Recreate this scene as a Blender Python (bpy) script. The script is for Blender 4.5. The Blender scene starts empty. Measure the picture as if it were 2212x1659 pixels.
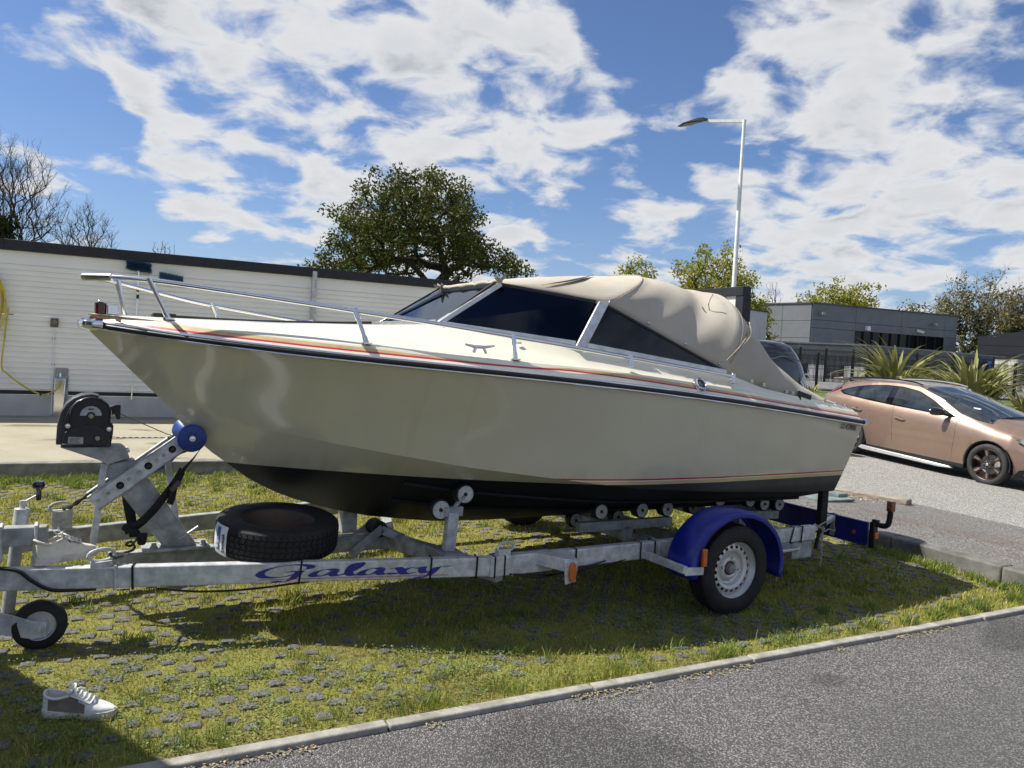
import bpy, math, random
import numpy as np
from mathutils import Vector, Matrix
R = math.radians
random.seed(7); rng = np.random.default_rng(11)
scn = bpy.context.scene
COL = scn.collection

# ---------------------------------------------------------------- camera
FP = 1661.0; CX, CY = 1106.0, 829.5; EYE = 1.6     # photograph measured at 2212 x 1659
pt_, rl_ = R(2.25), R(3.0)
cF = Vector((0, math.cos(pt_), -math.sin(pt_)))
_r0 = Vector((1, 0, 0)); _u0 = Vector((0, math.sin(pt_), math.cos(pt_)))
cR = _r0*math.cos(rl_) + _u0*math.sin(rl_)
cU = _u0*math.cos(rl_) - _r0*math.sin(rl_)
cam = bpy.data.cameras.new('camera'); camo = bpy.data.objects.new('camera', cam); COL.objects.link(camo)
camo.matrix_world = Matrix(((cR.x, cU.x, -cF.x, 0), (cR.y, cU.y, -cF.y, 0), (cR.z, cU.z, -cF.z, EYE), (0, 0, 0, 1)))
cam.sensor_width = 36; cam.lens = 36*FP/2212; cam.clip_end = 3000; cam.clip_start = .05
scn.camera = camo
def at(px, py, Y):                 # world point seen at that spot of the photograph, Y metres away
    d = cF + cR*((px-CX)/FP) - cU*((py-CY)/FP)
    return Vector((0, 0, EYE)) + d*(Y/d.y)
def sdir(px, py): return (cF + cR*((px-CX)/FP) - cU*((py-CY)/FP)).normalized()

# ---------------------------------------------------------------- light, sky, exposure
SUN = Vector((.755, -.075, -1.0)).normalized()      # direction the light travels
SUN_EL = math.asin(-SUN.z)
sl = bpy.data.lights.new('sun', 'SUN'); sl.energy = 5.0; sl.angle = R(.53); sl.color = (1, .95, .86)
so = bpy.data.objects.new('sun', sl); COL.objects.link(so); so.rotation_euler = SUN.to_track_quat('-Z', 'Y').to_euler()
w = bpy.data.worlds.new('World'); scn.world = w; w.use_nodes = True
nt = w.node_tree; nt.nodes.clear()
class NT:
    """small helper for node graphs"""
    def __init__(s, t): s.t = t
    def n(s, typ, **kw):
        x = s.t.nodes.new(typ)
        for k, v in kw.items(): setattr(x, k, v)
        return x
    def link(s, a, b): s.t.links.new(a, b)
    def put(s, sock, v):
        if hasattr(v, 'links') or hasattr(v, 'is_linked'): s.t.links.new(v, sock)
        else: sock.default_value = v
    def math(s, op, a, b=0.0, c=0.0, clamp=False):
        x = s.n('ShaderNodeMath', operation=op, use_clamp=clamp)
        s.put(x.inputs[0], a); s.put(x.inputs[1], b); s.put(x.inputs[2], c); return x.outputs[0]
    def vec(s, op, a, b=(0, 0, 0)):
        x = s.n('ShaderNodeVectorMath', operation=op); s.put(x.inputs[0], a); s.put(x.inputs[1], b)
        return x.outputs['Value'] if op in ('DOT_PRODUCT', 'LENGTH') else x.outputs[0]
    def noise(s, vec, scale, detail=4, rough=.55, dist=0.0, lac=2.0):
        x = s.n('ShaderNodeTexNoise'); s.put(x.inputs['Vector'], vec); x.inputs['Scale'].default_value = scale
        x.inputs['Detail'].default_value = detail; x.inputs['Roughness'].default_value = rough
        x.inputs['Distortion'].default_value = dist; x.inputs['Lacunarity'].default_value = lac
        return x.outputs['Fac']
    def vor(s, vec, scale, feature='F1', out='Distance', rnd=1.0):
        x = s.n('ShaderNodeTexVoronoi', feature=feature); s.put(x.inputs['Vector'], vec)
        x.inputs['Scale'].default_value = scale; x.inputs['Randomness'].default_value = rnd
        return x.outputs[out]
    def smooth(s, v, lo, hi, a=0.0, b=1.0):
        x = s.n('ShaderNodeMapRange', interpolation_type='SMOOTHSTEP'); s.put(x.inputs['Value'], v)
        x.inputs['From Min'].default_value = lo; x.inputs['From Max'].default_value = hi
        x.inputs['To Min'].default_value = a; x.inputs['To Max'].default_value = b; return x.outputs[0]
    def mix(s, f, a, b, typ='MIX'):
        x = s.n('ShaderNodeMix', data_type='RGBA', blend_type=typ); s.put(x.inputs['Factor'], f)
        s.put(x.inputs[6], c4(a)); s.put(x.inputs[7], c4(b)); return x.outputs[2]
    def sep(s, v):
        x = s.n('ShaderNodeSeparateXYZ'); s.put(x.inputs[0], v); return x.outputs
    def comb(s, a, b, c):
        x = s.n('ShaderNodeCombineXYZ'); s.put(x.inputs[0], a); s.put(x.inputs[1], b); s.put(x.inputs[2], c); return x.outputs[0]
def c4(c):
    if isinstance(c, (tuple, list)): return tuple(c)+(1,) if len(c) == 3 else tuple(c)
    if isinstance(c, (int, float)): return (c, c, c, 1)
    return c
N = NT(nt)
sky = N.n('ShaderNodeTexSky', sky_type='NISHITA', sun_disc=False)
sky.sun_elevation = SUN_EL; sky.sun_rotation = math.atan2(-SUN.x, -SUN.y)
sky.air_density = 1.0; sky.dust_density = .6; sky.ozone_density = 2.0; sky.altitude = 50
dirv = N.n('ShaderNodeTexCoord').outputs['Generated']
sx, sy, sz = N.sep(dirv)[0:3]
zz = N.math('MAXIMUM', sz, 0.0)
den = N.math('ADD', zz, .26)
uv = N.comb(N.math('DIVIDE', sx, den), N.math('DIVIDE', sy, den), 0.0)
uv_l = N.comb(N.math('DIVIDE', sx, N.math('ADD', den, .03)), N.math('DIVIDE', sy, N.math('ADD', den, .03)), 0.0)
def fbm(v): return N.math('ADD', N.math('MULTIPLY', N.noise(v, 2.6, 2, .5), .46), N.math('MULTIPLY', N.noise(v, 6.5, 10, .55, .3), .54))
f1, f2 = fbm(uv), fbm(uv_l)
# where the big cloud banks and the blue gaps stand (direction, half width in pixels of arc, weight)
LOBES = [(1000, 150, 230, .30), (1250, 220, 170, .26), (650, 60, 190, .24), (760, 250, 190, .22), (180, 130, 130, .26), (430, 90, 130, .16),
         (1120, 320, 110, .16), (300, 250, 100, .10), (420, 400, 130, .20), (620, 440, 160, .18), (70, 330, 90, .24), (1000, 400, 110, .20),
         (1950, 130, 170, .28), (1800, 60, 120, .18), (2150, 250, 160, .24), (1620, 170, 90, .22), (1900, 450, 230, .30), (2150, 470, 170, .26),
         (1650, 400, 100, .18), (1420, 560, 150, .20), (1750, 620, 140, .14), (1100, 450, 60, .12), (800, 390, 90, .12),
         (90, 245, 95, -.42), (250, 270, 80, -.34), (480, 190, 50, -.12), (80, 20, 110, -.22), (1330, 60, 120, -.34), (1560, 40, 130, -.20), (1380, 400, 130, -.30), (1560, 330, 90, -.22),
         (1290, 470, 70, -.12), (600, 550, 100, -.34), (280, 480, 80, -.30), (380, 560, 90, -.30), (880, 470, 60, -.05), (2080, 600, 120, -.34), (1200, 500, 70, -.28), (690, 320, 50, -.22), (230, 60, 40, -.2),
         (1720, 270, 75, -.44), (2180, 30, 90, -.24)]
lob = None
for (px, py, rad, wt) in LOBES:
    d = sdir(px, py); rr = rad/FP
    dd = N.math('MAXIMUM', N.vec('DOT_PRODUCT', dirv, tuple(d)), 0.0)
    g = N.math('MULTIPLY', N.math('POWER', dd, 1.386/(rr*rr)), wt)
    lob = g if lob is None else N.math('ADD', lob, g)
lob = N.math('MINIMUM', N.math('MAXIMUM', lob, -.26), .13)
dens = N.math('ADD', N.math('MULTIPLY', N.math('SUBTRACT', f1, .5), 2.3), N.math('SUBTRACT', lob, .02))
alpha = N.smooth(dens, -.09, .17)
lit = N.smooth(N.math('SUBTRACT', f1, f2), -.05, .06)
thick = N.smooth(dens, .08, .42)
grain = N.noise(uv, 7.0, 6, .62)
shade_ = N.math('MULTIPLY', thick, N.math('SUBTRACT', 1.0, N.math('MULTIPLY', lit, .75)))
ccol = N.mix(shade_, (7.4, 7.55, 7.75), (3.9, 4.25, 4.8))
ccol = N.mix(N.math('MULTIPLY', N.smooth(grain, .42, .68), .22), ccol, (7.8, 7.9, 8.0))
skyc = N.mix(1.0, sky.outputs[0], (.80, .92, 1.16), 'MULTIPLY')
hz = N.smooth(sz, -.02, .25, 1.0, 0.0)
skyc = N.mix(N.math('MULTIPLY', hz, .20), skyc, (4.2, 5.4, 7.4))
fin = N.mix(alpha, skyc, ccol)
bg = N.n('ShaderNodeBackground'); N.link(fin, bg.inputs['Color']); bg.inputs['Strength'].default_value = .068
wo = N.n('ShaderNodeOutputWorld'); N.link(bg.outputs[0], wo.inputs[0])
vs = scn.view_settings; vs.view_transform = 'Standard'; vs.look = 'None'; vs.gamma = 1; vs.exposure = .6; vs.use_curve_mapping = False
scn.cycles.max_bounces = 6; scn.cycles.transparent_max_bounces = 12

# ---------------------------------------------------------------- materials
MATS = {}
def shader(name):
    m = bpy.data.materials.new(name); m.use_nodes = True; t = m.node_tree
    b = t.nodes['Principled BSDF']; return m, NT(t), b
def mat(name, col, rough=.5, metal=0.0, var=.12, vscale=6, col2=None, bump=0.0, bscale=80, spec=.5, coat=0.0, detail=5, stretch=None, rvar=.12):
    m, K, b = shader(name)
    co = K.n('ShaderNodeTexCoord').outputs['Object']
    if stretch: co = K.vec('MULTIPLY', co, stretch)
    f = K.noise(co, vscale, detail, .6)
    c2 = col2 or tuple(max(0, x*(1-var*2.2)) for x in col)
    f2 = K.smooth(f, .3, .72)
    c = K.mix(f2, c2, col if col2 else tuple(x*(1+var*.4) for x in col))
    K.link(c, b.inputs['Base Color'])
    K.link(K.math('ADD', K.math('MULTIPLY', K.noise(co, vscale*2.7, 4), rvar*2), rough-rvar, clamp=True), b.inputs['Roughness'])
    b.inputs['Metallic'].default_value = metal; b.inputs['Specular IOR Level'].default_value = spec
    if coat: b.inputs['Coat Weight'].default_value = coat; b.inputs['Coat Roughness'].default_value = .06
    if bump:
        bn = K.n('ShaderNodeBump'); bn.inputs['Strength'].default_value = bump; bn.inputs['Distance'].default_value = .01
        K.link(K.noise(co, bscale, 4, .6), bn.inputs['Height']); K.link(bn.outputs[0], b.inputs['Normal'])
    MATS[name] = m; return m
def glass(name, tint, rough=.03, refl=1.0):
    m, K, b = shader(name); t = m.node_tree
    t.nodes.remove(b)
    tr = K.n('ShaderNodeBsdfTransparent'); tr.inputs[0].default_value = c4(tint)
    gl = K.n('ShaderNodeBsdfGlossy'); gl.inputs['Roughness'].default_value = rough; gl.inputs['Color'].default_value = (.72, .84, 1, 1)
    fr = K.n('ShaderNodeFresnel'); fr.inputs[0].default_value = 1.5
    mx = K.n('ShaderNodeMixShader'); K.link(K.math('MULTIPLY', fr.outputs[0], refl, clamp=True), mx.inputs[0]); K.link(tr.outputs[0], mx.inputs[1]); K.link(gl.outputs[0], mx.inputs[2])
    K.link(mx.outputs[0], t.nodes['Material Output'].inputs[0]); MATS[name] = m; return m
steel = mat('polished_steel', (.78, .78, .80), .12, 1, .05, 5, rvar=.05)
alu = mat('anodised_aluminium', (.62, .63, .66), .34, .85, .10, 9)
alum = mat('milled_aluminium', (.66, .67, .69), .42, .6, .15, 14, bump=.1)
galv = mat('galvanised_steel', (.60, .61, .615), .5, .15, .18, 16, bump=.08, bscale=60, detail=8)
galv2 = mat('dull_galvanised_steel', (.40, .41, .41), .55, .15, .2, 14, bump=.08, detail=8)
rubber = mat('tyre_rubber', (.011, .011, .012), .75, 0, .3, 10, bump=.15, bscale=120)
blackpl = mat('black_plastic', (.012, .012, .014), .42, 0, .3, 12, bump=.05, bscale=200)
blackgl = mat('gloss_black', (.006, .006, .008), .1, 0, .2, 6, coat=.6, rvar=.04)
navy = mat('dark_navy_plastic', (.008, .011, .022), .22, 0, .3, 6, coat=.4, rvar=.06)
bluep = mat('blue_plastic', (.012, .028, .30), .3, 0, .25, 7, col2=(.007, .014, .18), rvar=.1)
blueb = mat('blue_board', (.012, .016, .22), .32, 0, .2, 7)
bluer = mat('blue_roller', (.010, .045, .27), .32, 0, .2, 9)
silverw = mat('silver_paint', (.62, .62, .61), .38, .35, .08, 9, rvar=.08)
rust = mat('rusty_steel', (.10, .055, .03), .75, .2, .4, 12, bump=.2)
dkrim = mat('worn_rim', (.075, .062, .05), .6, .4, .4, 11, col2=(.11, .06, .03), bump=.1)
canvas = mat('cream_canvas', (.50, .455, .375), .92, 0, .10, 2.2, col2=(.405, .36, .29), bump=.25, bscale=420, detail=8)
cream = mat('cream_gelcoat', (.78, .745, .60), .16, 0, .04, 2, coat=.5, rvar=.06)
white = mat('white_paint', (.80, .80, .78), .4, 0, .05, 5)
red = mat('red_stripe', (.50, .035, .075), .3, 0, .08, 9)
gold = mat('gold_stripe', (.60, .43, .20), .35, 0, .12, 7)
amber = mat('amber_lens', (.55, .12, .008), .15, 0, .1, 20, coat=.5)
redlens = mat('dark_red_lens', (.09, .004, .006), .12, 0, .2, 20, coat=.6)
redtail = mat('red_lens', (.35, .01, .015), .15, 0, .2, 20, coat=.6)
hosey = mat('yellow_hose', (.62, .50, .02), .38, 0, .15, 9)
brushb = mat('blue_bristles', (.055, .16, .28), .85, 0, .4, 60)
brushl = mat('pale_blue_bristles', (.16, .33, .45), .9, 0, .4, 60, col2=(.05, .14, .24))
webb = mat('black_webbing', (.012, .012, .012), .85, 0, .3, 60, bump=.2)
leather = mat('white_leather', (.66, .65, .62), .5, 0, .1, 12, bump=.05)
suede = mat('taupe_suede', (.20, .17, .13), .9, 0, .15, 20, bump=.2, bscale=300)
creamsh = mat('cream_leather', (.72, .67, .58), .6, 0, .1, 12, bump=.05)
sole = mat('shoe_sole', (.62, .59, .53), .6, 0, .15, 16)
lace = mat('shoe_lace', (.74, .73, .70), .85, 0, .1, 60)
rope_m = mat('hemp_rope', (.42, .37, .28), .9, 0, .25, 60)
cable_m = mat('steel_cable', (.25, .25, .25), .4, .7, .2, 60)
label_m = mat('silver_label', (.42, .43, .44), .4, .3, .1, 40)
ink = mat('dark_ink', (.02, .02, .025), .5)
blueink = mat('blue_ink', (.02, .025, .26), .4)
redink = mat('red_ink', (.5, .06, .05), .4)
whiteink = mat('white_ink', (.75, .76, .78), .45)
concrete = mat('concrete_kerb', (.30, .29, .265), .9, 0, .25, 5, col2=(.13, .125, .11), bump=.3, bscale=90, detail=9)
kerbm = mat('edging_concrete', (.36, .345, .31), .9, 0, .2, 9, col2=(.20, .19, .165), bump=.35, bscale=120, detail=9)
darkc = mat('old_kerb_concrete', (.20, .195, .18), .9, 0, .3, 5, col2=(.085, .083, .072), bump=.3, bscale=90, detail=9)
panelw = mat('white_wall_panel', (.86, .85, .80), .5, 0, .05, 1.2, col2=(.78, .77, .725), stretch=(.6, 1, 2))
plinth = mat('wall_plinth', (.50, .50, .49), .75, 0, .1, 2, col2=(.40, .395, .38))
whitebd = mat('bright_white_board', (.80, .81, .80), .45, 0, .03, 2)
fascia = mat('black_fascia', (.012, .013, .017), .55, 0, .2, 6)
gpan = mat('grey_cladding', (.155, .165, .18), .5, .1, .05, 1)
gpan2 = mat('dark_grey_cladding', (.068, .078, .085), .55, .1, .08, 1)
bpan = mat('black_cladding', (.016, .018, .024), .55, 0, .1, 1)
winglass = mat('dark_window_glass', (.008, .011, .014), .08, 0, .2, 3, rvar=.02, spec=.22)
doorw = mat('white_shutter', (.66, .68, .69), .6, 0, .05, 2)
contb = mat('blue_container_paint', (.020, .085, .30), .45, 0, .15, 3)
contw = mat('white_container_paint', (.62, .62, .58), .5, 0, .12, 2)
fencem = mat('anthracite_wire', (.016, .018, .02), .6, .2, .2, 6)
polew = mat('white_lamp_pole', (.80, .81, .82), .35, 0, .06, 6)
lamph = mat('lamp_head_grey', (.085, .09, .095), .45, .3, .1, 9)
lamplens = mat('lamp_lens', (.26, .27, .28), .25, 0, .08, 9)
bark = mat('bark', (.050, .042, .032), .95, 0, .35, 6, bump=.5, bscale=25)
barkp = mat('pale_bark', (.20, .17, .145), .95, 0, .3, 6)
barkd = mat('bare_twigs', (.085, .072, .062), .95, 0, .3, 6)
carp = mat('bronze_car_paint', (.285, .195, .145), .32, .45, .05, 3, coat=.8, rvar=.05)
clad = mat('car_cladding', (.022, .023, .025), .55, 0, .2, 20)
skid = mat('silver_skid_plate', (.50, .50, .49), .35, .4, .08, 8)
carglass = mat('car_glass', (.030, .038, .043), .04, 0, .25, 4, rvar=.02, spec=.75)
rimb = mat('bronze_rim', (.055, .042, .035), .4, .4, .2, 10)
rimc = mat('cut_bronze_rim', (.36, .24, .165), .35, .5, .2, 10)
hub_m = mat('white_roller_hub', (.60, .60, .57), .55, 0, .15, 16)
rollr = mat('dark_blue_rubber', (.012, .014, .026), .6, 0, .3, 12)
tglass = glass('tinted_boat_glass', (.05, .075, .12), .02, .75)
cglass = glass('clear_lens', (.75, .78, .78), .05, 1.3)
dash = mat('dark_interior', (.035, .037, .042), .8, 0, .2, 5)
coverm = mat('plastic_cover_green', (.16, .21, .20), .7, 0, .2, 5)
woodp = mat('weathered_sleeper', (.36, .32, .26), .9, 0, .3, 8, col2=(.16, .13, .10), stretch=(1, 6, 6), bump=.3)
vanp = mat('van_paint', (.60, .61, .62), .3, 0, .05, 3, coat=.5)

def leafmat(name, a, b, dead=None, trans=.25, scale=1.2, jit=.4):
    m, K, bs = shader(name); t = m.node_tree
    geo = K.n('ShaderNodeNewGeometry')
    co = K.n('ShaderNodeTexCoord').outputs['Object']
    f = K.noise(co, scale, 3, .6)
    r = geo.outputs['Random Per Island']
    k = K.math('ADD', K.math('MULTIPLY', K.smooth(f, .32, .68), 1-jit), K.math('MULTIPLY', r, jit), clamp=True)
    c = K.mix(k, a, b)
    if dead: c = K.mix(K.smooth(K.math('FRACT', K.math('MULTIPLY', r, 17.3)), .78, .95), c, dead)
    K.link(c, bs.inputs['Base Color']); bs.inputs['Roughness'].default_value = .6; bs.inputs['Specular IOR Level'].default_value = .3
    tl = K.n('ShaderNodeBsdfTranslucent'); K.link(c, tl.inputs[0])
    mx = K.n('ShaderNodeMixShader'); mx.inputs[0].default_value = trans
    K.link(bs.outputs[0], mx.inputs[1]); K.link(tl.outputs[0], mx.inputs[2]); K.link(mx.outputs[0], t.nodes['Material Output'].inputs[0])
    MATS[name] = m; return m
grassm = leafmat('grass_blades', (.15, .185, .022), (.44, .415, .07), (.52, .41, .15), .3, 1.6, .55)
grassd = leafmat('lush_grass_blades', (.08, .14, .022), (.24, .30, .05), (.36, .32, .10), .3, 1.2)
weedm = leafmat('clover_leaves', (.075, .12, .035), (.24, .30, .09), None, .25, 2.5)
oakl = leafmat('oak_leaves', (.030, .046, .007), (.105, .125, .018), (.12, .085, .018), .3, .35)
springl = leafmat('spring_leaves', (.13, .165, .015), (.34, .34, .035), (.26, .19, .03), .4, .3)
olivel = leafmat('olive_leaves', (.075, .080, .022), (.21, .195, .055), (.17, .12, .05), .25, .3)
ivyl = leafmat('ivy_leaves', (.010, .018, .006), (.035, .055, .012), None, .15, .5)
flax = leafmat('flax_leaf', (.090, .105, .026), (.33, .32, .12), (.25, .17, .08), .2, 3.0, .7)
hedgem = leafmat('meadow_grass', (.060, .085, .014), (.17, .18, .035), (.2, .16, .05), .3, .3)

# ground materials
def ground_soil():
    m, K, b = shader('mossy_soil'); co = K.n('ShaderNodeTexCoord').outputs['Object']
    n1 = K.noise(co, 3.2, 6, .6); n2 = K.noise(co, 26, 6, .7); n3 = K.noise(co, 130, 4, .7)
    c = K.mix(K.smooth(n2, .35, .65), (.115, .09, .042), (.285, .27, .055))
    c = K.mix(K.smooth(n1, .35, .66), c, (.285, .285, .052))
    c = K.mix(K.math('MULTIPLY', K.smooth(K.noise(co, 14, 5, .6), .60, .74), .7), c, (.38, .22, .045))
    c = K.mix(K.smooth(n3, .3, .75, .0, .45), c, (.03, .03, .012))
    K.link(c, b.inputs['Base Color']); b.inputs['Roughness'].default_value = .95
    bn = K.n('ShaderNodeBump'); bn.inputs['Strength'].default_value = .9; bn.inputs['Distance'].default_value = .02
    K.link(K.math('ADD', n2, K.math('MULTIPLY', n3, .6)), bn.inputs['Height']); K.link(bn.outputs[0], b.inputs['Normal'])
    return m
def chips(name, scale, dark, light, wet=None, wetpts=(), tint=None, brown=None, big=.8, lightness=.5, patchn=(.35, .7)):
    """asphalt: stone chips in dark binder"""
    m, K, b = shader(name); co = K.n('ShaderNodeTexCoord').outputs['Object']
    x, y, z = K.sep(co)[0:3]; p = K.comb(x, y, 0.0)
    warp = K.vec('ADD', p, K.vec('SCALE', K.n('ShaderNodeTexNoise').outputs['Color'], (0, 0, 0)))
    cellc = K.vor(p, scale, 'F1', 'Color'); dist = K.vor(p, scale, 'F1', 'Distance')
    r = K.sep(cellc)[0]
    big_ = K.noise(p, big, 5, .6)
    val = K.math('POWER', r, 1.6)
    c = K.mix(val, dark, light)
    c = K.mix(K.math('MULTIPLY', K.smooth(K.sep(cellc)[1], .62, .95), .5), c, tint or light)
    c = K.mix(K.smooth(dist, .35, .62, 0, .85), c, tuple(v*.35 for v in dark))
    c = K.mix(K.smooth(big_, patchn[0], patchn[1], 0, .45), c, tuple(v*.62 for v in dark))
    if brown:
        c = K.mix(K.math('MULTIPLY', K.smooth(K.noise(K.vec('MULTIPLY', p, (1.6, .28, 1)), 1.3, 6, .65), .50, .66), .65), c, brown)
    rough = .85
    if wet:
        wsum = None
        for (wx, wy, wr) in wetpts:
            d = K.vec('LENGTH', K.vec('MULTIPLY', K.vec('SUBTRACT', p, (wx, wy, 0)), (1, 1.5, 1)))
            g = K.smooth(K.math('ADD', d, K.math('MULTIPLY', K.math('SUBTRACT', K.noise(p, 3.5, 6, .65), .5), wr*1.3)), wr*.55, wr*1.1, 1.0, 0.0)
            wsum = g if wsum is None else K.math('MAXIMUM', wsum, g)
        c = K.mix(K.math('MULTIPLY', wsum, .82), c, K.mix(.6, c, wet, 'MULTIPLY'))
    K.link(c, b.inputs['Base Color']); b.inputs['Roughness'].default_value = rough
    bn = K.n('ShaderNodeBump'); bn.inputs['Strength'].default_value = .8; bn.inputs['Distance'].default_value = .006
    K.link(K.math('ADD', K.smooth(dist, .1, .6, 1.0, 0.0), K.math('MULTIPLY', r, .8)), bn.inputs['Height']); K.link(bn.outputs[0], b.inputs['Normal'])
    return m
soil = ground_soil()
def slabmat():
    m, K, b = shader('wash_slab_concrete'); co = K.n('ShaderNodeTexCoord').outputs['Object']
    c = K.mix(K.smooth(K.noise(co, 1.1, 7, .65), .3, .7), (.275, .25, .175), (.34, .312, .23))
    c = K.mix(K.smooth(K.noise(co, 28, 6, .7), .35, .8, 0, .35), c, (.22, .195, .135))
    wn = K.noise(K.vec('MULTIPLY', co, (.55, 2.2, 1)), 1.1, 4, .55)
    wet = K.smooth(wn, .585, .60)
    c = K.mix(K.math('MULTIPLY', wet, .65), c, (.135, .115, .075))
    K.link(c, b.inputs['Base Color'])
    K.link(K.math('SUBTRACT', .85, K.math('MULTIPLY', wet, .45)), b.inputs['Roughness'])
    bn = K.n('ShaderNodeBump'); bn.inputs['Strength'].default_value = .25; bn.inputs['Distance'].default_value = .008
    K.link(K.noise(co, 70, 5, .7), bn.inputs['Height']); K.link(bn.outputs[0], b.inputs['Normal']); return m
slabm = slabmat()
WETP = ((3.75, -12.18, .42), (3.9, -12.45, .45), (7.35, -11.98, .42), (7.0, -12.05, .25), (5.4, -12.1, .12))
road_m = chips('road_asphalt', 120, (.095, .094, .093), (.42, .41, .395), wet=(.25, .25, .26), wetpts=WETP, tint=(.22, .19, .18))
path_m = chips('path_asphalt', 80, (.17, .163, .152), (.46, .44, .41), brown=(.135, .085, .065), tint=(.30, .25, .22))
lot_m = chips('lot_asphalt', 75, (.30, .293, .27), (.72, .69, .64), tint=(.42, .39, .35), patchn=(.5, .9))
yard_m = mat('yard_asphalt', (.24, .24, .24), .9, 0, .12, .3)
studm = mat('paver_stone', (.165, .16, .155), .9, 0, .3, 60, col2=(.055, .054, .052), bump=.5, bscale=160, detail=8)
turf_m = mat('rough_turf', (.10, .12, .025), .95, 0, .3, .8, col2=(.055, .075, .014), bump=.5, bscale=12)

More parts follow.
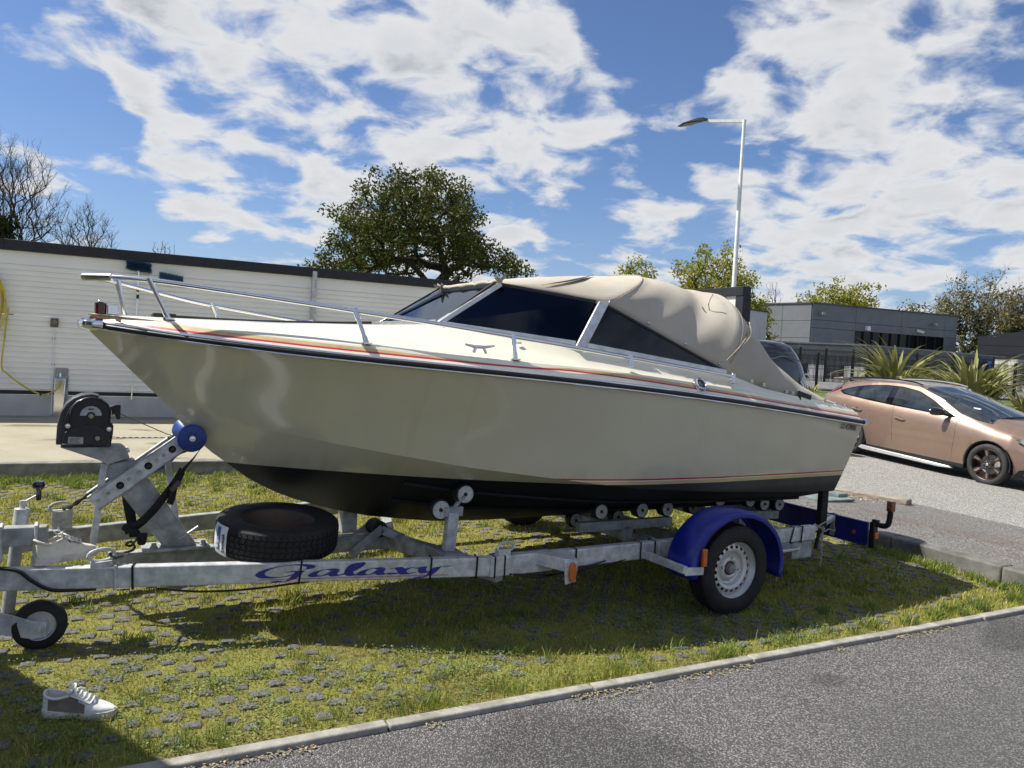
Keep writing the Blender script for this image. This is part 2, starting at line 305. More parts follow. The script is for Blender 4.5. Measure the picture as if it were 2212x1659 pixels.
# ---------------------------------------------------------------- mesh helpers
class MB:
    def __init__(s): s.v = []; s.f = []; s.mi = []
    def add(s, vs, fs, mi=0):
        o = len(s.v); s.v += [tuple(v) for v in vs]; s.f += [tuple(i+o for i in f) for f in fs]; s.mi += [mi]*len(fs); return s
    def box(s, c, d, mi=0, rot=None):
        x, y, z = d[0]/2, d[1]/2, d[2]/2
        vs = [Vector((a*x, b*y, e*z)) for e in (-1, 1) for a, b in ((-1, -1), (1, -1), (1, 1), (-1, 1))]
        if rot is not None: vs = [rot @ v for v in vs]
        c = Vector(c); return s.add([v+c for v in vs], [(3, 2, 1, 0), (4, 5, 6, 7), (0, 1, 5, 4), (1, 2, 6, 5), (2, 3, 7, 6), (3, 0, 4, 7)], mi)
    def bar(s, a, b, wd, ht, up=(0, 0, 1), mi=0):
        a, b = Vector(a), Vector(b); d = b-a; L = d.length; x = d/L
        y = Vector(up).cross(x); y.normalize(); z = x.cross(y)
        m = Matrix((x, y, z)).transposed()
        return s.box((a+b)/2, (L, wd, ht), mi, m)
    def tube(s, path, r, n=8, mi=0, closed=False, cap=True):
        P = [Vector(p) for p in path]; k = len(P)
        rs = r if isinstance(r, (list, tuple)) else [r]*k
        vs = []; prev = None
        for i, p in enumerate(P):
            if closed: t = P[(i+1) % k]-P[i-1]
            else: t = P[min(i+1, k-1)]-P[max(i-1, 0)]
            t.normalize()
            if prev is None:
                u = Vector((0, 0, 1)) if abs(t.z) < .9 else Vector((1, 0, 0))
                u = (u - t*u.dot(t)).normalized()
            else:
                u = prev - t*prev.dot(t)
                u = u.normalized() if u.length > 1e-6 else t.orthogonal().normalized()
            prev = u; w_ = t.cross(u)
            for j in range(n):
                a = 2*math.pi*j/n; vs.append(p + (u*math.cos(a)+w_*math.sin(a))*rs[i])
        fs = []
        for i in range(k if closed else k-1):
            for j in range(n):
                a = i*n+j; b = i*n+(j+1) % n; c = ((i+1) % k)*n+(j+1) % n; d = ((i+1) % k)*n+j
                fs.append((a, b, c, d))
        if cap and not closed: fs += [tuple(range(n-1, -1, -1)), tuple(range((k-1)*n, k*n))]
        return s.add(vs, fs, mi)
    def lathe(s, prof, c, axis, n=32, mi=0, ang=None, flip=False):
        """prof: (radius, height along axis)"""
        ax = Vector(axis).normalized(); u = ax.orthogonal().normalized(); w_ = ax.cross(u); c = Vector(c)
        vs = []; m = len(prof)
        for j in range(n):
            a = 2*math.pi*j/n; d = u*math.cos(a)+w_*math.sin(a)
            for (r, h) in prof: vs.append(c+d*r+ax*h)
        fs = []
        for j in range(n):
            for i in range(m-1):
                a, b, e, f = j*m+i, ((j+1) % n)*m+i, ((j+1) % n)*m+i+1, j*m+i+1
                fs.append((a, b, e, f) if not flip else (f, e, b, a))
        return s.add(vs, fs, mi)
    def cyl(s, a, b, r, n=16, mi=0, r2=None):
        return s.tube([a, b], [r, r if r2 is None else r2], n, mi)
    def grid(s, rows, mi=0, flip=False, mis=None):
        m = len(rows[0]); vs = [p for r_ in rows for p in r_]; fs = []; ms = []
        for i in range(len(rows)-1):
            for j in range(m-1):
                q = (i*m+j, i*m+j+1, (i+1)*m+j+1, (i+1)*m+j)
                fs.append(q[::-1] if flip else q); ms.append(mis(i, j) if mis else mi)
        o = len(s.v); s.v += [tuple(v) for v in vs]; s.f += [tuple(i+o for i in f) for f in fs]; s.mi += ms; return s
    def prism(s, poly, off, mi=0):
        """extrude a 3-D polygon by the vector off"""
        k = len(poly); off = Vector(off); P = [Vector(p) for p in poly]
        vs = P+[p+off for p in P]
        fs = [tuple(range(k-1, -1, -1)), tuple(range(k, 2*k))]+[(i, (i+1) % k, k+(i+1) % k, k+i) for i in range(k)]
        return s.add(vs, fs, mi)
    def ball(s, c, r, n=12, mi=0, sc=(1, 1, 1)):
        c = Vector(c); rows = []
        for i in range(n//2+1):
            t = math.pi*i/(n//2)
            rows.append([c+Vector((math.sin(t)*math.cos(2*math.pi*j/n)*r*sc[0], math.sin(t)*math.sin(2*math.pi*j/n)*r*sc[1], math.cos(t)*r*sc[2])) for j in range(n+1)])
        return s.grid(rows, mi, flip=True)
    def build(s, name, mats, parent=None, smooth=35, bevel=0, bseg=2, merge=False):
        me = bpy.data.meshes.new(name); me.from_pydata(s.v, [], s.f)
        if not isinstance(mats, (list, tuple)): mats = [mats]
        for m in mats: me.materials.append(m)
        if len(mats) > 1: me.polygons.foreach_set('material_index', s.mi)
        if merge:
            import bmesh
            bm = bmesh.new(); bm.from_mesh(me); bmesh.ops.remove_doubles(bm, verts=bm.verts, dist=1e-5); bmesh.ops.recalc_face_normals(bm, faces=bm.faces); bm.to_mesh(me); bm.free()
        me.update()
        if smooth:
            me.polygons.foreach_set('use_smooth', [True]*len(me.polygons)); me.set_sharp_from_angle(angle=R(smooth))
        o = bpy.data.objects.new(name, me); COL.objects.link(o)
        if parent: o.parent = parent
        if bevel:
            md = o.modifiers.new('bevel', 'BEVEL'); md.width = bevel; md.segments = bseg; md.limit_method = 'ANGLE'; md.angle_limit = R(40)
        return o
def tag(o, label=None, cat=None, group=None, kind=None):
    if label: o['label'] = label
    if cat: o['category'] = cat
    if group: o['group'] = group
    if kind: o['kind'] = kind
    return o
def thing(name, label, cat, loc=(0, 0, 0), rz=0, group=None):
    o = bpy.data.objects.new(name, None); COL.objects.link(o); o.location = loc; o.rotation_euler = (0, 0, rz); o.empty_display_size = .1
    return tag(o, label, cat, group)
def copy_tree(o, parent=None):
    c = o.copy(); COL.objects.link(c)
    if parent: c.parent = parent
    for ch in list(o.children): copy_tree(ch, c)
    return c
def interp(x, tab, k):
    xs = [t[0] for t in tab]; return float(np.interp(x, xs, [t[k] for t in tab]))
def spline(pts, n=8, closed=False):
    """Catmull-Rom through the points"""
    P = [Vector(p) for p in pts]; out = []; k = len(P)
    for i in range(k if closed else k-1):
        p0 = P[i-1] if (i > 0 or closed) else P[0]*2-P[1]
        p1 = P[i]; p2 = P[(i+1) % k]
        p3 = P[(i+2) % k] if (i+2 < k or closed) else P[k-1]*2-P[k-2]
        for j in range(n):
            t = j/n
            out.append(.5*((2*p1)+(p2-p0)*t+(2*p0-5*p1+4*p2-p3)*t*t+(3*p1-p0-3*p2+p3)*t**3))
    if not closed: out.append(P[-1])
    return out
def text_mesh(name, body, size, M4, mat_, parent=None, shear=0, bold=.0, ext=.0006, spacing=1.0):
    cu = bpy.data.curves.new(name, 'FONT'); cu.body = body; cu.size = size; cu.shear = shear; cu.offset = bold; cu.extrude = ext; cu.resolution_u = 3; cu.space_character = spacing
    o = bpy.data.objects.new(name, cu); COL.objects.link(o)
    dg = bpy.context.evaluated_depsgraph_get(); me = bpy.data.meshes.new_from_object(o.evaluated_get(dg))
    bpy.data.objects.remove(o)
    me.transform(M4); me.materials.clear(); me.materials.append(mat_)
    t = bpy.data.objects.new(name, me); COL.objects.link(t)
    if parent: t.parent = parent
    return t
def frame4(o, x, y):
    x = Vector(x).normalized(); y = Vector(y); y = (y-x*y.dot(x)).normalized(); z = x.cross(y); o = Vector(o)
    return Matrix(((x.x, y.x, z.x, o.x), (x.y, y.y, z.y, o.y), (x.z, y.z, z.z, o.z), (0, 0, 0, 1)))

# site frame: x along the wash wall, y away behind it
WO = Vector((-8.355, 12.558, 0)); WA = R(90-64.5)
WX = Vector((math.cos(WA), math.sin(WA), 0)); WY = Vector((-math.sin(WA), math.cos(WA), 0))
def toW(p): d = Vector(p)-WO; return Vector((d.dot(WX), d.dot(WY), d.z))
def fromW(x, y, z=0): return WO+WX*x+WY*y+Vector((0, 0, z))
def struct(name, mb, m, smooth=0, **kw):
    o = mb.build(name, m, None, smooth, **kw); o.location = WO; o.rotation_euler = (0, 0, WA); o['kind'] = 'structure'; return o
LOTX = 8.43
def zlot(x, y=-7.16): return .13-.035*(x-LOTX)+.055*min(1, max(0, (x-10.5)/4))*(y+7.16)
def kerby(x): return -11.895+.0316*(x-2.29)

# ================================================================ the setting
def terrain_z(Y):
    return float(np.interp(Y, [0, 17, 24, 38, 62, 90, 3000], [-.25, -.25, -.1, .5, 1.40, 1.5, 1.5]))
g = MB(); rows = []
ys = [-60, -20, 0, 10, 17, 24, 38, 50, 62, 90, 200, 800, 2500]; xs = [-2500, -600, -150, -60, -30, -15, 0, 15, 30, 60, 150, 600, 2500]
for Y in ys: rows.append([(X, Y, terrain_z(Y)) for X in xs])
o = g.grid(rows).build('ground', turf_m, smooth=60); o['kind'] = 'structure'; 
for p in o.data.polygons: p.use_smooth = True
o.data.flip_normals()
g = MB(); g.add([(-60, -60, -.016), (60, -60, -.016), (60, kerby(60)-.0, -.016), (-60, kerby(-60), -.016)], [(0, 1, 2, 3)])
struct('road', g, road_m)
g = MB(); g.add([(-14, kerby(-14)+.055, 0), (8.25, kerby(8.25)+.055, 0), (8.25, -5.2, 0), (-14, -5.2, 0)], [(0, 1, 2, 3)])
struct('grass_paving_base', g, soil)
# wash slab
g = MB(); xs = [-16, 1.80, 12.0]
g.box((-2.0, -2.61, .0775), (28.0, 5.18, .155)); slab = struct('wash_slab', g, slabm, bevel=.012)
for i, x0 in enumerate(np.arange(-12.0, 8.0, 2.0)):
    b = MB(); b.box((x0+1.0, -5.27, .076), (1.985, .13, .168)); b.build('kerb_stone', concrete, slab, bevel=.012)
dr = MB(); dr.box((3.6, -3.05, .157), (3.6, .10, .006)); dr.build('drain_channel', ink, slab, 0)
for k in range(44):
    b = MB(); b.box((1.85+k*.08, -3.05, .162), (.036, .10, .006)); b.build('drain_slat', galv2, slab, 0)
# front edging stones
ks = MB(); ks.box((-9, kerby(-9), -.05), (.1, .05, .05)); kb = struct('kerb', ks, kerbm)
jx = [3.105-1.03*k for k in range(12)][::-1]+[3.105+1.035*k for k in range(1, 7)]
for a, b_ in zip(jx[:-1], jx[1:]):
    m = MB(); a2, b2 = a+.004, b_-.004
    dz = random.uniform(-.003, .003); dy = random.uniform(-.005, .005)
    m.bar((a2, kerby(a2)+.03+dy, -.03+dz), (b2, kerby(b2)+.03+dy+random.uniform(-.004, .004), -.03+dz+random.uniform(-.003, .003)), .062, .08)
    m.build('edging_stone', kerbm, kb, bevel=.008)
# raised path and parking
g = MB(); yy = [-16, -4, 1, 12]
g.grid([[(x, y, zlot(x, y)-.004) for y in yy] for x in (LOTX-.02, 9.5, 10.55)], flip=False)
pth = struct('footpath', g, path_m)
g = MB(); g.grid([[(x, y, zlot(x, y)-.004) for y in (-18, -12, -7, -4, 1, 4.5)] for x in (10.55, 11.5, 12.5, 13.5, 14.5, 17.5, 18.6)])
lot = struct('parking_lot', g, lot_m)
for p in (pth, lot): p.data.flip_normals()
ks = MB(); ks.box((LOTX-.09, -5.6, .03), (.1, .1, .02)); kr = struct('parking_kerb', ks, darkc)
for k in range(11):
    y0 = -5.2-k*1.0; m = MB(); m.box((LOTX-.085+random.uniform(-.004, .004), y0-.5, .045), (.17, .992, .172)); m.build('kerb_stone', darkc, kr, bevel=.018)
# --- grass paving studs: small stone squares in the turf, nearest ones as single pieces
studs = []
def in_frame(p, marg=0):
    d = p-Vector((0, 0, EYE)); z = d.dot(cF)
    if z < .3: return False
    u, v = d.dot(cR)/z*769, d.dot(cU)/z*769
    return abs(u) < 512+marg and abs(v) < 384+marg
for j in range(64):
    y = -11.80+j*.1
    for i in range(160):
        x = -14+i*.15+(.075 if j % 2 else 0)
        x += random.uniform(-.008, .008); yy_ = y+random.uniform(-.008, .008)+.0316*(x-2.29)
        if yy_ < kerby(x)+.11 or yy_ > -5.4 or x > 8.15: continue
        if random.random() < .36+.24*math.sin(x*2.1+1.3*math.sin(yy_*1.7)): continue
        p = fromW(x, yy_)
        if p.y < 1: continue
        vis = in_frame(p, 30)
        studs.append((p.length+(0 if vis else 100), x, yy_, vis))
studs.sort()
stud_m = []
def stud_mesh(mb, x, y, a, s, h):
    c, s_ = math.cos(a), math.sin(a); q = []
    for zz_, k in ((-.02, 1.06), (h-.004, 1.0), (h, .86)):
        for (u, v) in ((-1, -1), (0, -1.04), (1, -1), (1.05, 0), (1, 1), (0, 1.05), (-1, 1), (-1.04, 0)):
            u2, v2 = u*s*k*random.uniform(.88, 1.1), v*s*k*random.uniform(.88, 1.1)
            q.append((x+u2*c-v2*s_, y+u2*s_+v2*c, zz_+(random.uniform(-.0015, .0015) if zz_ == h else 0)))
    fs = [(i, (i+1) % 8, 8+(i+1) % 8, 8+i) for i in range(8)]+[(8+i, 8+(i+1) % 8, 16+(i+1) % 8, 16+i) for i in range(8)]+[tuple(range(16, 24))]
    mb.add(q, fs)
for k in range(8):
    m = MB(); stud_mesh(m, 0, 0, 0, .041, .009); me = m.build('paver_stud', studm, None, 40); stud_m.append(me.data); bpy.data.objects.remove(me)
base = bpy.data.objects['grass_paving_base']
rest = MB()
STUDS = []
for n_, (d, x, y, vis) in enumerate(studs):
    STUDS.append((x, y))
    if n_ < 298 and vis:
        o = bpy.data.objects.new('paver_stud', stud_m[n_ % 8]); COL.objects.link(o); o.parent = base; o.location = (x, y, 0); o.rotation_euler = (0, 0, random.uniform(-.15, .15)); s_ = random.uniform(.68, 1.0); o.scale = (s_, s_*random.uniform(.8, 1), 1)
    else: stud_mesh(rest, x, y, random.uniform(-.15, .15), .041*random.uniform(.68, 1.0), .009)
o = rest.build('paver_studs', studm, base, 40); o['kind'] = 'stuff'

# --- grass and weeds in the paving (uncountable)
def blades(name, px, py, hgt, wid, m, lean=.5, kind='stuff', z0=0.0, bend=True, label=None, cat='grass'):
    n = len(px); a = rng.uniform(0, 2*np.pi, n); ln = rng.uniform(.1, 1, n)*lean*hgt; la = rng.uniform(0, 2*np.pi, n)
    bx, by = np.cos(a)*wid/2, np.sin(a)*wid/2
    lx, ly = np.cos(la)*ln, np.sin(la)*ln
    V = np.zeros((n, 5, 3))
    zz_ = np.full(n, z0) if np.isscalar(z0) else z0
    V[:, 0] = np.stack([px-bx, py-by, zz_], 1); V[:, 1] = np.stack([px+bx, py+by, zz_], 1)
    V[:, 2] = np.stack([px+lx*.35+bx*.8, py+ly*.35+by*.8, zz_+hgt*.6], 1); V[:, 3] = np.stack([px+lx*.35-bx*.8, py+ly*.35-by*.8, zz_+hgt*.6], 1)
    V[:, 4] = np.stack([px+lx, py+ly, zz_+hgt], 1)
    me = bpy.data.meshes.new(name); me.vertices.add(n*5); me.vertices.foreach_set('co', V.reshape(-1))
    me.loops.add(n*7); me.polygons.add(n*2)
    base_ = np.arange(n)[:, None]*5
    me.loops.foreach_set('vertex_index', (base_+np.array([[0, 1, 2, 3, 3, 2, 4]])).reshape(-1))
    st = np.stack([np.arange(n)*7, np.arange(n)*7+4], 1).reshape(-1); me.polygons.foreach_set('loop_start', st)
    me.materials.append(m); me.update(calc_edges=True); me.validate()
    o = bpy.data.objects.new(name, me); COL.objects.link(o); o.location = WO; o.rotation_euler = (0, 0, WA)
    tag(o, label, cat, None, kind); return o
def leaves(name, px, py, pz, size, m, tilt=.6, label=None, cat='weeds', kind='stuff'):
    n = len(px); a = rng.uniform(0, 2*np.pi, n); t = rng.uniform(-tilt, tilt, n); t2 = rng.uniform(-tilt, tilt, n)
    ux = np.stack([np.cos(a), np.sin(a), np.sin(t)], 1)*size[:, None]; uy = np.stack([-np.sin(a)*.7, np.cos(a)*.7, np.sin(t2)], 1)*size[:, None]
    c = np.stack([px, py, pz], 1)
    V = np.stack([c-ux, c-uy*.8+ux*.1, c+ux, c+uy*.8+ux*.1], 1)
    me = bpy.data.meshes.new(name); me.vertices.add(n*4); me.vertices.foreach_set('co', V.reshape(-1))
    me.loops.add(n*4); me.polygons.add(n); me.loops.foreach_set('vertex_index', np.arange(n*4)); me.polygons.foreach_set('loop_start', np.arange(n)*4)
    me.materials.append(m); me.update(calc_edges=True); me.validate()
    o = bpy.data.objects.new(name, me); COL.objects.link(o); o.location = WO; o.rotation_euler = (0, 0, WA)
    tag(o, label, cat, None, kind); return o
def vis_mask(X, Y, marg=.06, lim=None):
    wx = WO.x+WX.x*X+WY.x*Y; wy = WO.y+WX.y*X+WY.y*Y
    ok = (wy > 1.6) & (np.abs(wx/np.maximum(wy, .1)) < .72+marg)
    return ok, np.hypot(wx, wy)
sxy = np.array(STUDS)
def gen_turf(n, near_bias, thin):
    X = rng.uniform(-9, 8.22, n); Y = rng.uniform(-11.95, -5.35, n)
    ok, d = vis_mask(X, Y)
    ok &= (Y > -11.895+.0316*(X-2.29)+.065)
    ok &= rng.uniform(0, 1, n) < np.clip((3.6/np.maximum(d, 1.5))**near_bias, 0, 1)
    X, Y, d = X[ok], Y[ok], d[ok]
    # thin out over the stone squares
    cell = {}
    gx = np.floor(X/.15).astype(int); gy = np.floor(Y/.15).astype(int)
    for i, (a, b) in enumerate(np.floor(sxy/.15).astype(int)): cell.setdefault((a, b), []).append(i)
    keep = np.ones(len(X), bool)
    for i in range(len(X)):
        for da in (-1, 0, 1):
            for db in (-1, 0, 1):
                for q in cell.get((gx[i]+da, gy[i]+db), ()):
                    if abs(X[i]-sxy[q, 0]) < .026+.006*math.sin(9*X[i]) and abs(Y[i]-sxy[q, 1]) < .024+.005*math.sin(11*Y[i]):
                        keep[i] = rng.uniform() < thin
    X, Y, d = X[keep], Y[keep], d[keep]
    pn = np.sin(X*2.1+1.3*np.sin(Y*1.7))+np.sin(Y*2.9+X*.8+2)+.8*np.sin(X*5.3-Y*4.1)
    return X, Y, d, pn
X, Y, d, pn = gen_turf(560000, .85, .22)
h = rng.uniform(.010, .030, len(X))*(1+.35*np.clip(pn, -1, 1.5))
h *= np.where(rng.uniform(0, 1, len(X)) < .04, 1.9, 1)
blades('turf_grass', X, Y, h, rng.uniform(.0022, .0045, len(X))*np.clip(d/3.5, .9, 2.2), grassm, .9, label='short patchy yellow green grass growing between the paving studs')
# lusher tufts: scattered clumps, along the slab edge and the kerbs
cx = rng.uniform(-9, 8.2, 900); cy = rng.uniform(-11.8, -5.4, 900)
cx = np.concatenate([cx, rng.uniform(-6, 6, 240), rng.uniform(1, 8.1, 60), np.full(70, 8.18)+rng.uniform(-.12, .02, 70)]); cy = np.concatenate([cy, rng.uniform(-5.75, -5.36, 240), np.zeros(60), rng.uniform(-11.6, -8.6, 70)])
cy[1140:1200] = -11.895+.0316*(cx[1140:1200]-2.29)+rng.uniform(.08, .2, 60)
ok, d0 = vis_mask(cx, cy); cx, cy, d0 = cx[ok], cy[ok], d0[ok]
k = 46; X = (cx[:, None]+rng.normal(0, .035, (len(cx), k))).ravel(); Y = (cy[:, None]+rng.normal(0, .03, (len(cx), k))).ravel()
ok = (Y > -11.895+.0316*(X-2.29)+.06) & (Y < -5.335) & (X < 8.26); dd = np.repeat(d0, k)[ok]; X = X[ok]; Y = Y[ok]
blades('grass_tufts', X, Y, rng.uniform(.025, .075, len(X)), rng.uniform(.0025, .005, len(X))*np.clip(dd/4, .9, 2), grassd, 1.0, label='taller fresh green grass tufts scattered in the paving')
# clover and plantain
cx = rng.uniform(-5, 6, 900); cy = -11.895+.0316*(cx-2.29)+.08+np.abs(rng.normal(0, .8, 900)); ok, d0 = vis_mask(cx, cy); ok &= cy < -6; cx, cy = cx[ok], cy[ok]
k = 60; X = (cx[:, None]+rng.normal(0, .06, (len(cx), k))).ravel(); Y = (cy[:, None]+rng.normal(0, .05, (len(cx), k))).ravel(); ok = Y > -11.895+.0316*(X-2.29)+.06; X = X[ok]; Y = Y[ok]
leaves('clover_weeds', X, Y, rng.uniform(.008, .035, len(X)), rng.uniform(.004, .0085, len(X)), weedm, .5, label='low clover and small leafy weeds in the front strip of turf')
# dry straw and moss litter along the kerb
X = rng.uniform(-2, 8, 2600); Y = -11.895+.0316*(X-2.29)-np.abs(rng.normal(0, .035, 2600))-.005; keep = np.sin(X*3.1)+np.sin(X*7.7+1) > .2
leaves('dry_straw', X[keep], Y[keep], np.full(keep.sum(), -.010)+rng.uniform(0, .006, keep.sum()), rng.uniform(.004, .011, keep.sum()), mat('straw', (.36, .30, .17), .9, 0, .3, 60), .25, label='dry straw litter lying along the edging stones on the asphalt', cat='litter')
X = rng.uniform(8.52, 10.3, 2600); Y = rng.uniform(-11.5, -7, 2600); keep = (np.abs((X-8.95)-(.16*(Y+9.6)*-1)) < .28*np.abs(rng.normal(0, 1, 2600)))
leaves('fallen_leaf_litter', X[keep], Y[keep], np.array([zlot(x) for x in X[keep]])+.004, rng.uniform(.006, .016, keep.sum()), mat('brown_litter', (.15, .075, .045), .9, 0, .4, 60), .2, label='reddish brown leaf litter scattered on the raised path', cat='litter')

# path bits: drain cover and old sleeper
t = thing('manhole_cover', 'flat grey green cover plate set in the raised path behind the trailer', 'manhole cover', fromW(9.36, -8.48, zlot(9.36)), WA)
b = MB(); b.box((0, 0, .012), (.50, .36, .028)); b.build('plate', coverm, t, bevel=.006)
b = MB(); b.box((.20, .05, .045), (.16, .22, .05)); b.build('flap', coverm, t, bevel=.012)
t = thing('timber_sleeper', 'weathered pale timber sleeper lying at the edge of the raised path', 'timber', fromW(10.15, -8.28, zlot(10.15)), WA+R(-72))
b = MB(); b.box((.1, 0, .02), (.95, .17, .075)); b.build('beam', woodp, t, bevel=.015)
for k in range(10):
    pass
X = rng.uniform(9.75, 10.15, 380); Y = -7.9+rng.normal(0, .30, 380)-(X-9.8)*.9
leaves('pale_gravel', X, Y, np.array([zlot(x) for x in X])+.008, rng.uniform(.008, .02, 380), mat('pale_pebbles', (.55, .45, .33), .9, 0, .4, 40), .4, label='loose pale pebbles beside the old timber sleeper', cat='gravel')

# ================================================================ wash bay walls
def W_thing(name, label, cat, x, y, z, group=None): return thing(name, label, cat, fromW(x, y, z), WA, group)
wall = W_thing('wash_bay_wall', 'long white ribbed panel wall with black top trim behind the boat', 'wall', 0, 0, .155)
def ribbed(x0, x1, z0, z1, r0, r1):
    """panel with fine horizontal lap joints, wall face at y=0, front towards -y"""
    prof = [(0.02, z0)]; z = z0; prof.append((0, z0+.004))
    zz_ = z0+.03
    while zz_ < z1-.02:
        if r0 <= zz_ <= r1: prof += [(0, zz_), (-.022, zz_+.002), (0, zz_+.016)]
        zz_ += .0862
    prof += [(0, z1-.004), (.02, z1)]
    b = MB(); b.grid([[(x0, y, z) for (y, z) in prof], [(x1, y, z) for (y, z) in prof]], flip=True)
    b.box(((x0+x1)/2, .05, (z0+z1)/2), (x1-x0, .055, z1-z0)); return b
zB = -.155
for (x0, x1) in ((-6.9, -.985), (-.975, 4.955), (4.985, 12.05)):
    ribbed(x0, x1, 1.822+zB, 2.86+zB, 1.84+zB, 2.66+zB).build('wall_panel', panelw, wall, 0)
    ribbed(x0, x1, .572+zB, 1.812+zB, .6+zB, 1.74+zB).build('wall_panel', panelw, wall, 0)
b = MB(); b.box((2.5, .03, .542+zB), (19.1, .03, .06)); b.build('base_gap', fascia, wall, 0)
b = MB(); b.box((2.5, .035, .2575+zB+.0), (19.1, .10, .505-.0)); b.build('plinth', plinth, wall, bevel=.01)
for (x0, x1) in ((-6.9, .0), (.004, 6.23), (6.234, 12.05)):
    b = MB(); b.box(((x0+x1)/2, .02, 2.945+zB), (x1-x0, .18, .17)); b.build('top_trim', fascia, wall, bevel=.004)
for x in (-.98, 4.97):
    b = MB(); b.box((x, -.045, 1.56+zB), (.085, .085, 2.81)); b.build('post', galv, wall, bevel=.006)
# perpendicular end wall
ew = W_thing('end_screen_wall', 'bright white boarded end wall with thick black frame right of the canopy', 'wall', 12.13, 0, .155)
pz = np.arange(.02, 2.75, .10)
for k, z in enumerate(pz):
    b = MB(); b.box((-.03, -1.82, z+.05), (.05, 3.64, .096)); b.build('board', whitebd, ew, bevel=.006)
b = MB(); b.box((0, -1.93, 2.83), (.20, 3.86, .17)); b.build('top_frame', fascia, ew, bevel=.004)
b = MB(); b.box((0.012, -3.76, 1.37), (.20, .2, 2.75)); b.build('end_frame', fascia, ew, bevel=.004)
b = MB(); b.box((-.10, -3.20, 1.38), (.09, .12, 2.75)); b.build('post', galv, ew, bevel=.006)
b = MB(); b.box((-.065, -3.32, 1.38), (.04, .1, 2.7)); b.build('post_flange', fascia, ew, bevel=.004)
# hose coil
t = W_thing('hose_reel', 'yellow hose coiled on a wall bracket at the far left', 'hose', -.15, -.06, 1.6)
b = MB(); b.box((-.1, .02, .68), (.10, .1, .12)); b.build('bracket', blackpl, t, bevel=.01)
for k in range(9):
    w0 = .14+.02*k*random.uniform(.7, 1.2); L = .46+.045*random.uniform(0, 5); y0 = -.025-.017*(k % 5)
    pts = []
    for j in range(16):
        a = 2*math.pi*j/16; pts.append((-.1+math.sin(a)*w0*(1+.12*math.sin(k))+.02*math.sin(k*2.3), y0+.012*math.sin(a*2+k), .35+math.cos(a)*L*.85-.2*random.uniform(-.1, .1)+.05*math.cos(k)))
    b = MB(); b.tube(spline(pts, 3, True), .0125, 7, closed=True); b.build('hose_loop', hosey, t)
b = MB(); pts = [(.24, -.04, .32), (.20, -.04, -.15), (.17, -.05, -.63), (.24, -.06, -.74), (.46, -.08, -.93), (.72, -.10, -1.072), (.86, -.12, -1.053), (.985, -.14, -.95), (1.0, -.15, -.86)]
b.tube(spline(pts, 8), .0125, 8); b.build('hose_tail', hosey, t)
b = MB(); b.ball((.73, -.10, -1.072), .024, 10); b.build('hose_clip', blackpl, t)
t = W_thing('tap_pillar', 'dented stainless steel tap pillar holding the yellow hose end', 'water tap', .85, 0, .155)
b = MB(); b.prism([(-.10, -.14, 0), (.06, -.14, 0), (.06, -.03, 0), (-.10, -.03, 0)], (.02, 0, .64)); b.build('casing', steel, t, bevel=.012)
b = MB(); b.box((.01, -.022, .70), (.19, .02, .22)); b.box((.06, -.018, .40), (.10, .016, .6)); b.build('back_plate', galv2, t, bevel=.004)
b = MB(); b.tube([(.0, -.03, .75), (0, -.10, .75), (0, -.13, .72), (0, -.135, .66)], .016, 8); b.build('tap', steel, t)
b = MB(); b.cyl((0, -.135, .67), (0, -.135, .61), .022, 10); b.build('hose_connector', mat('pale_blue_plastic', (.25, .42, .52), .4), t)
t = W_thing('wall_socket', 'small weathered grey socket box with a round lid on the wall', 'socket', .735, 0, 1.72)
b = MB(); b.box((0, -.03, 0), (.115, .055, .14)); b.build('box', mat('socket_brown', (.16, .14, .11), .7, 0, .25, 30), t, bevel=.008)
b = MB(); b.cyl((0, -.055, 0), (0, -.082, 0), .042, 14); b.build('lid', mat('socket_lid', (.22, .185, .14), .6, 0, .25, 30), t, bevel=.004)
t = W_thing('conduit_pipe', 'thin white vertical conduit pipe below the socket box', 'pipe', .73, -.02, 0)
b = MB(); b.cyl((0, 0, .18), (0, 0, 1.6), .012, 8); b.build('pipe', whitebd, t)
for z in (.55, 1.02, 1.45):
    b = MB(); b.box((0, .004, z), (.045, .02, .02)); b.build('clip', galv2, t)
def brush(x, z, tilt, wd, m, label, pole):
    t = W_thing('wash_brush', label, 'brush', x, -.10, z)
    b = MB(); rr = random.Random(3)
    n = 2200
    for i in range(n):
        u = rr.uniform(-wd/2, wd/2); a = rr.uniform(0, 2*math.pi); l = rr.uniform(.07, .105) if pole else rr.uniform(.045, .075)
        p0 = Vector((u, 0, -u*tilt)); d = Vector((rr.uniform(-.35, .35), math.cos(a), math.sin(a))).normalized()
        s_ = d.orthogonal().normalized()*.004
        b.add([p0-s_, p0+s_, p0+d*l+s_*.6, p0+d*l-s_*.6], [(0, 1, 2, 3)])
    b.tube([(-wd/2, 0, wd/2*tilt), (wd/2, 0, -wd/2*tilt)], .035 if pole else .024, 8)
    b.build('bristles', m, t, 0)
    if pole:
        b = MB(); b.tube([(0, -.01, -.08), (-.01, -.01, -.5), (-.03, -.01, -1.3), (-.05, -.01, -2.3)], .012, 8); b.build('handle', steel, t)
        for z_ in (-.22, -.40, -.52):
            b = MB(); b.cyl((-.008, -.01, z_-.035), (-.005, -.01, z_+.035), .022, 10); b.build('handle_grip', blackpl, t)
brush(1.975, 2.765, .12, .37, brushb, 'dark blue wash brush on a long steel handle against the wall', True)
brush(2.49, 2.62, .13, .37, brushl, 'pale blue fluffy brush head fixed to the wall by itself', False)

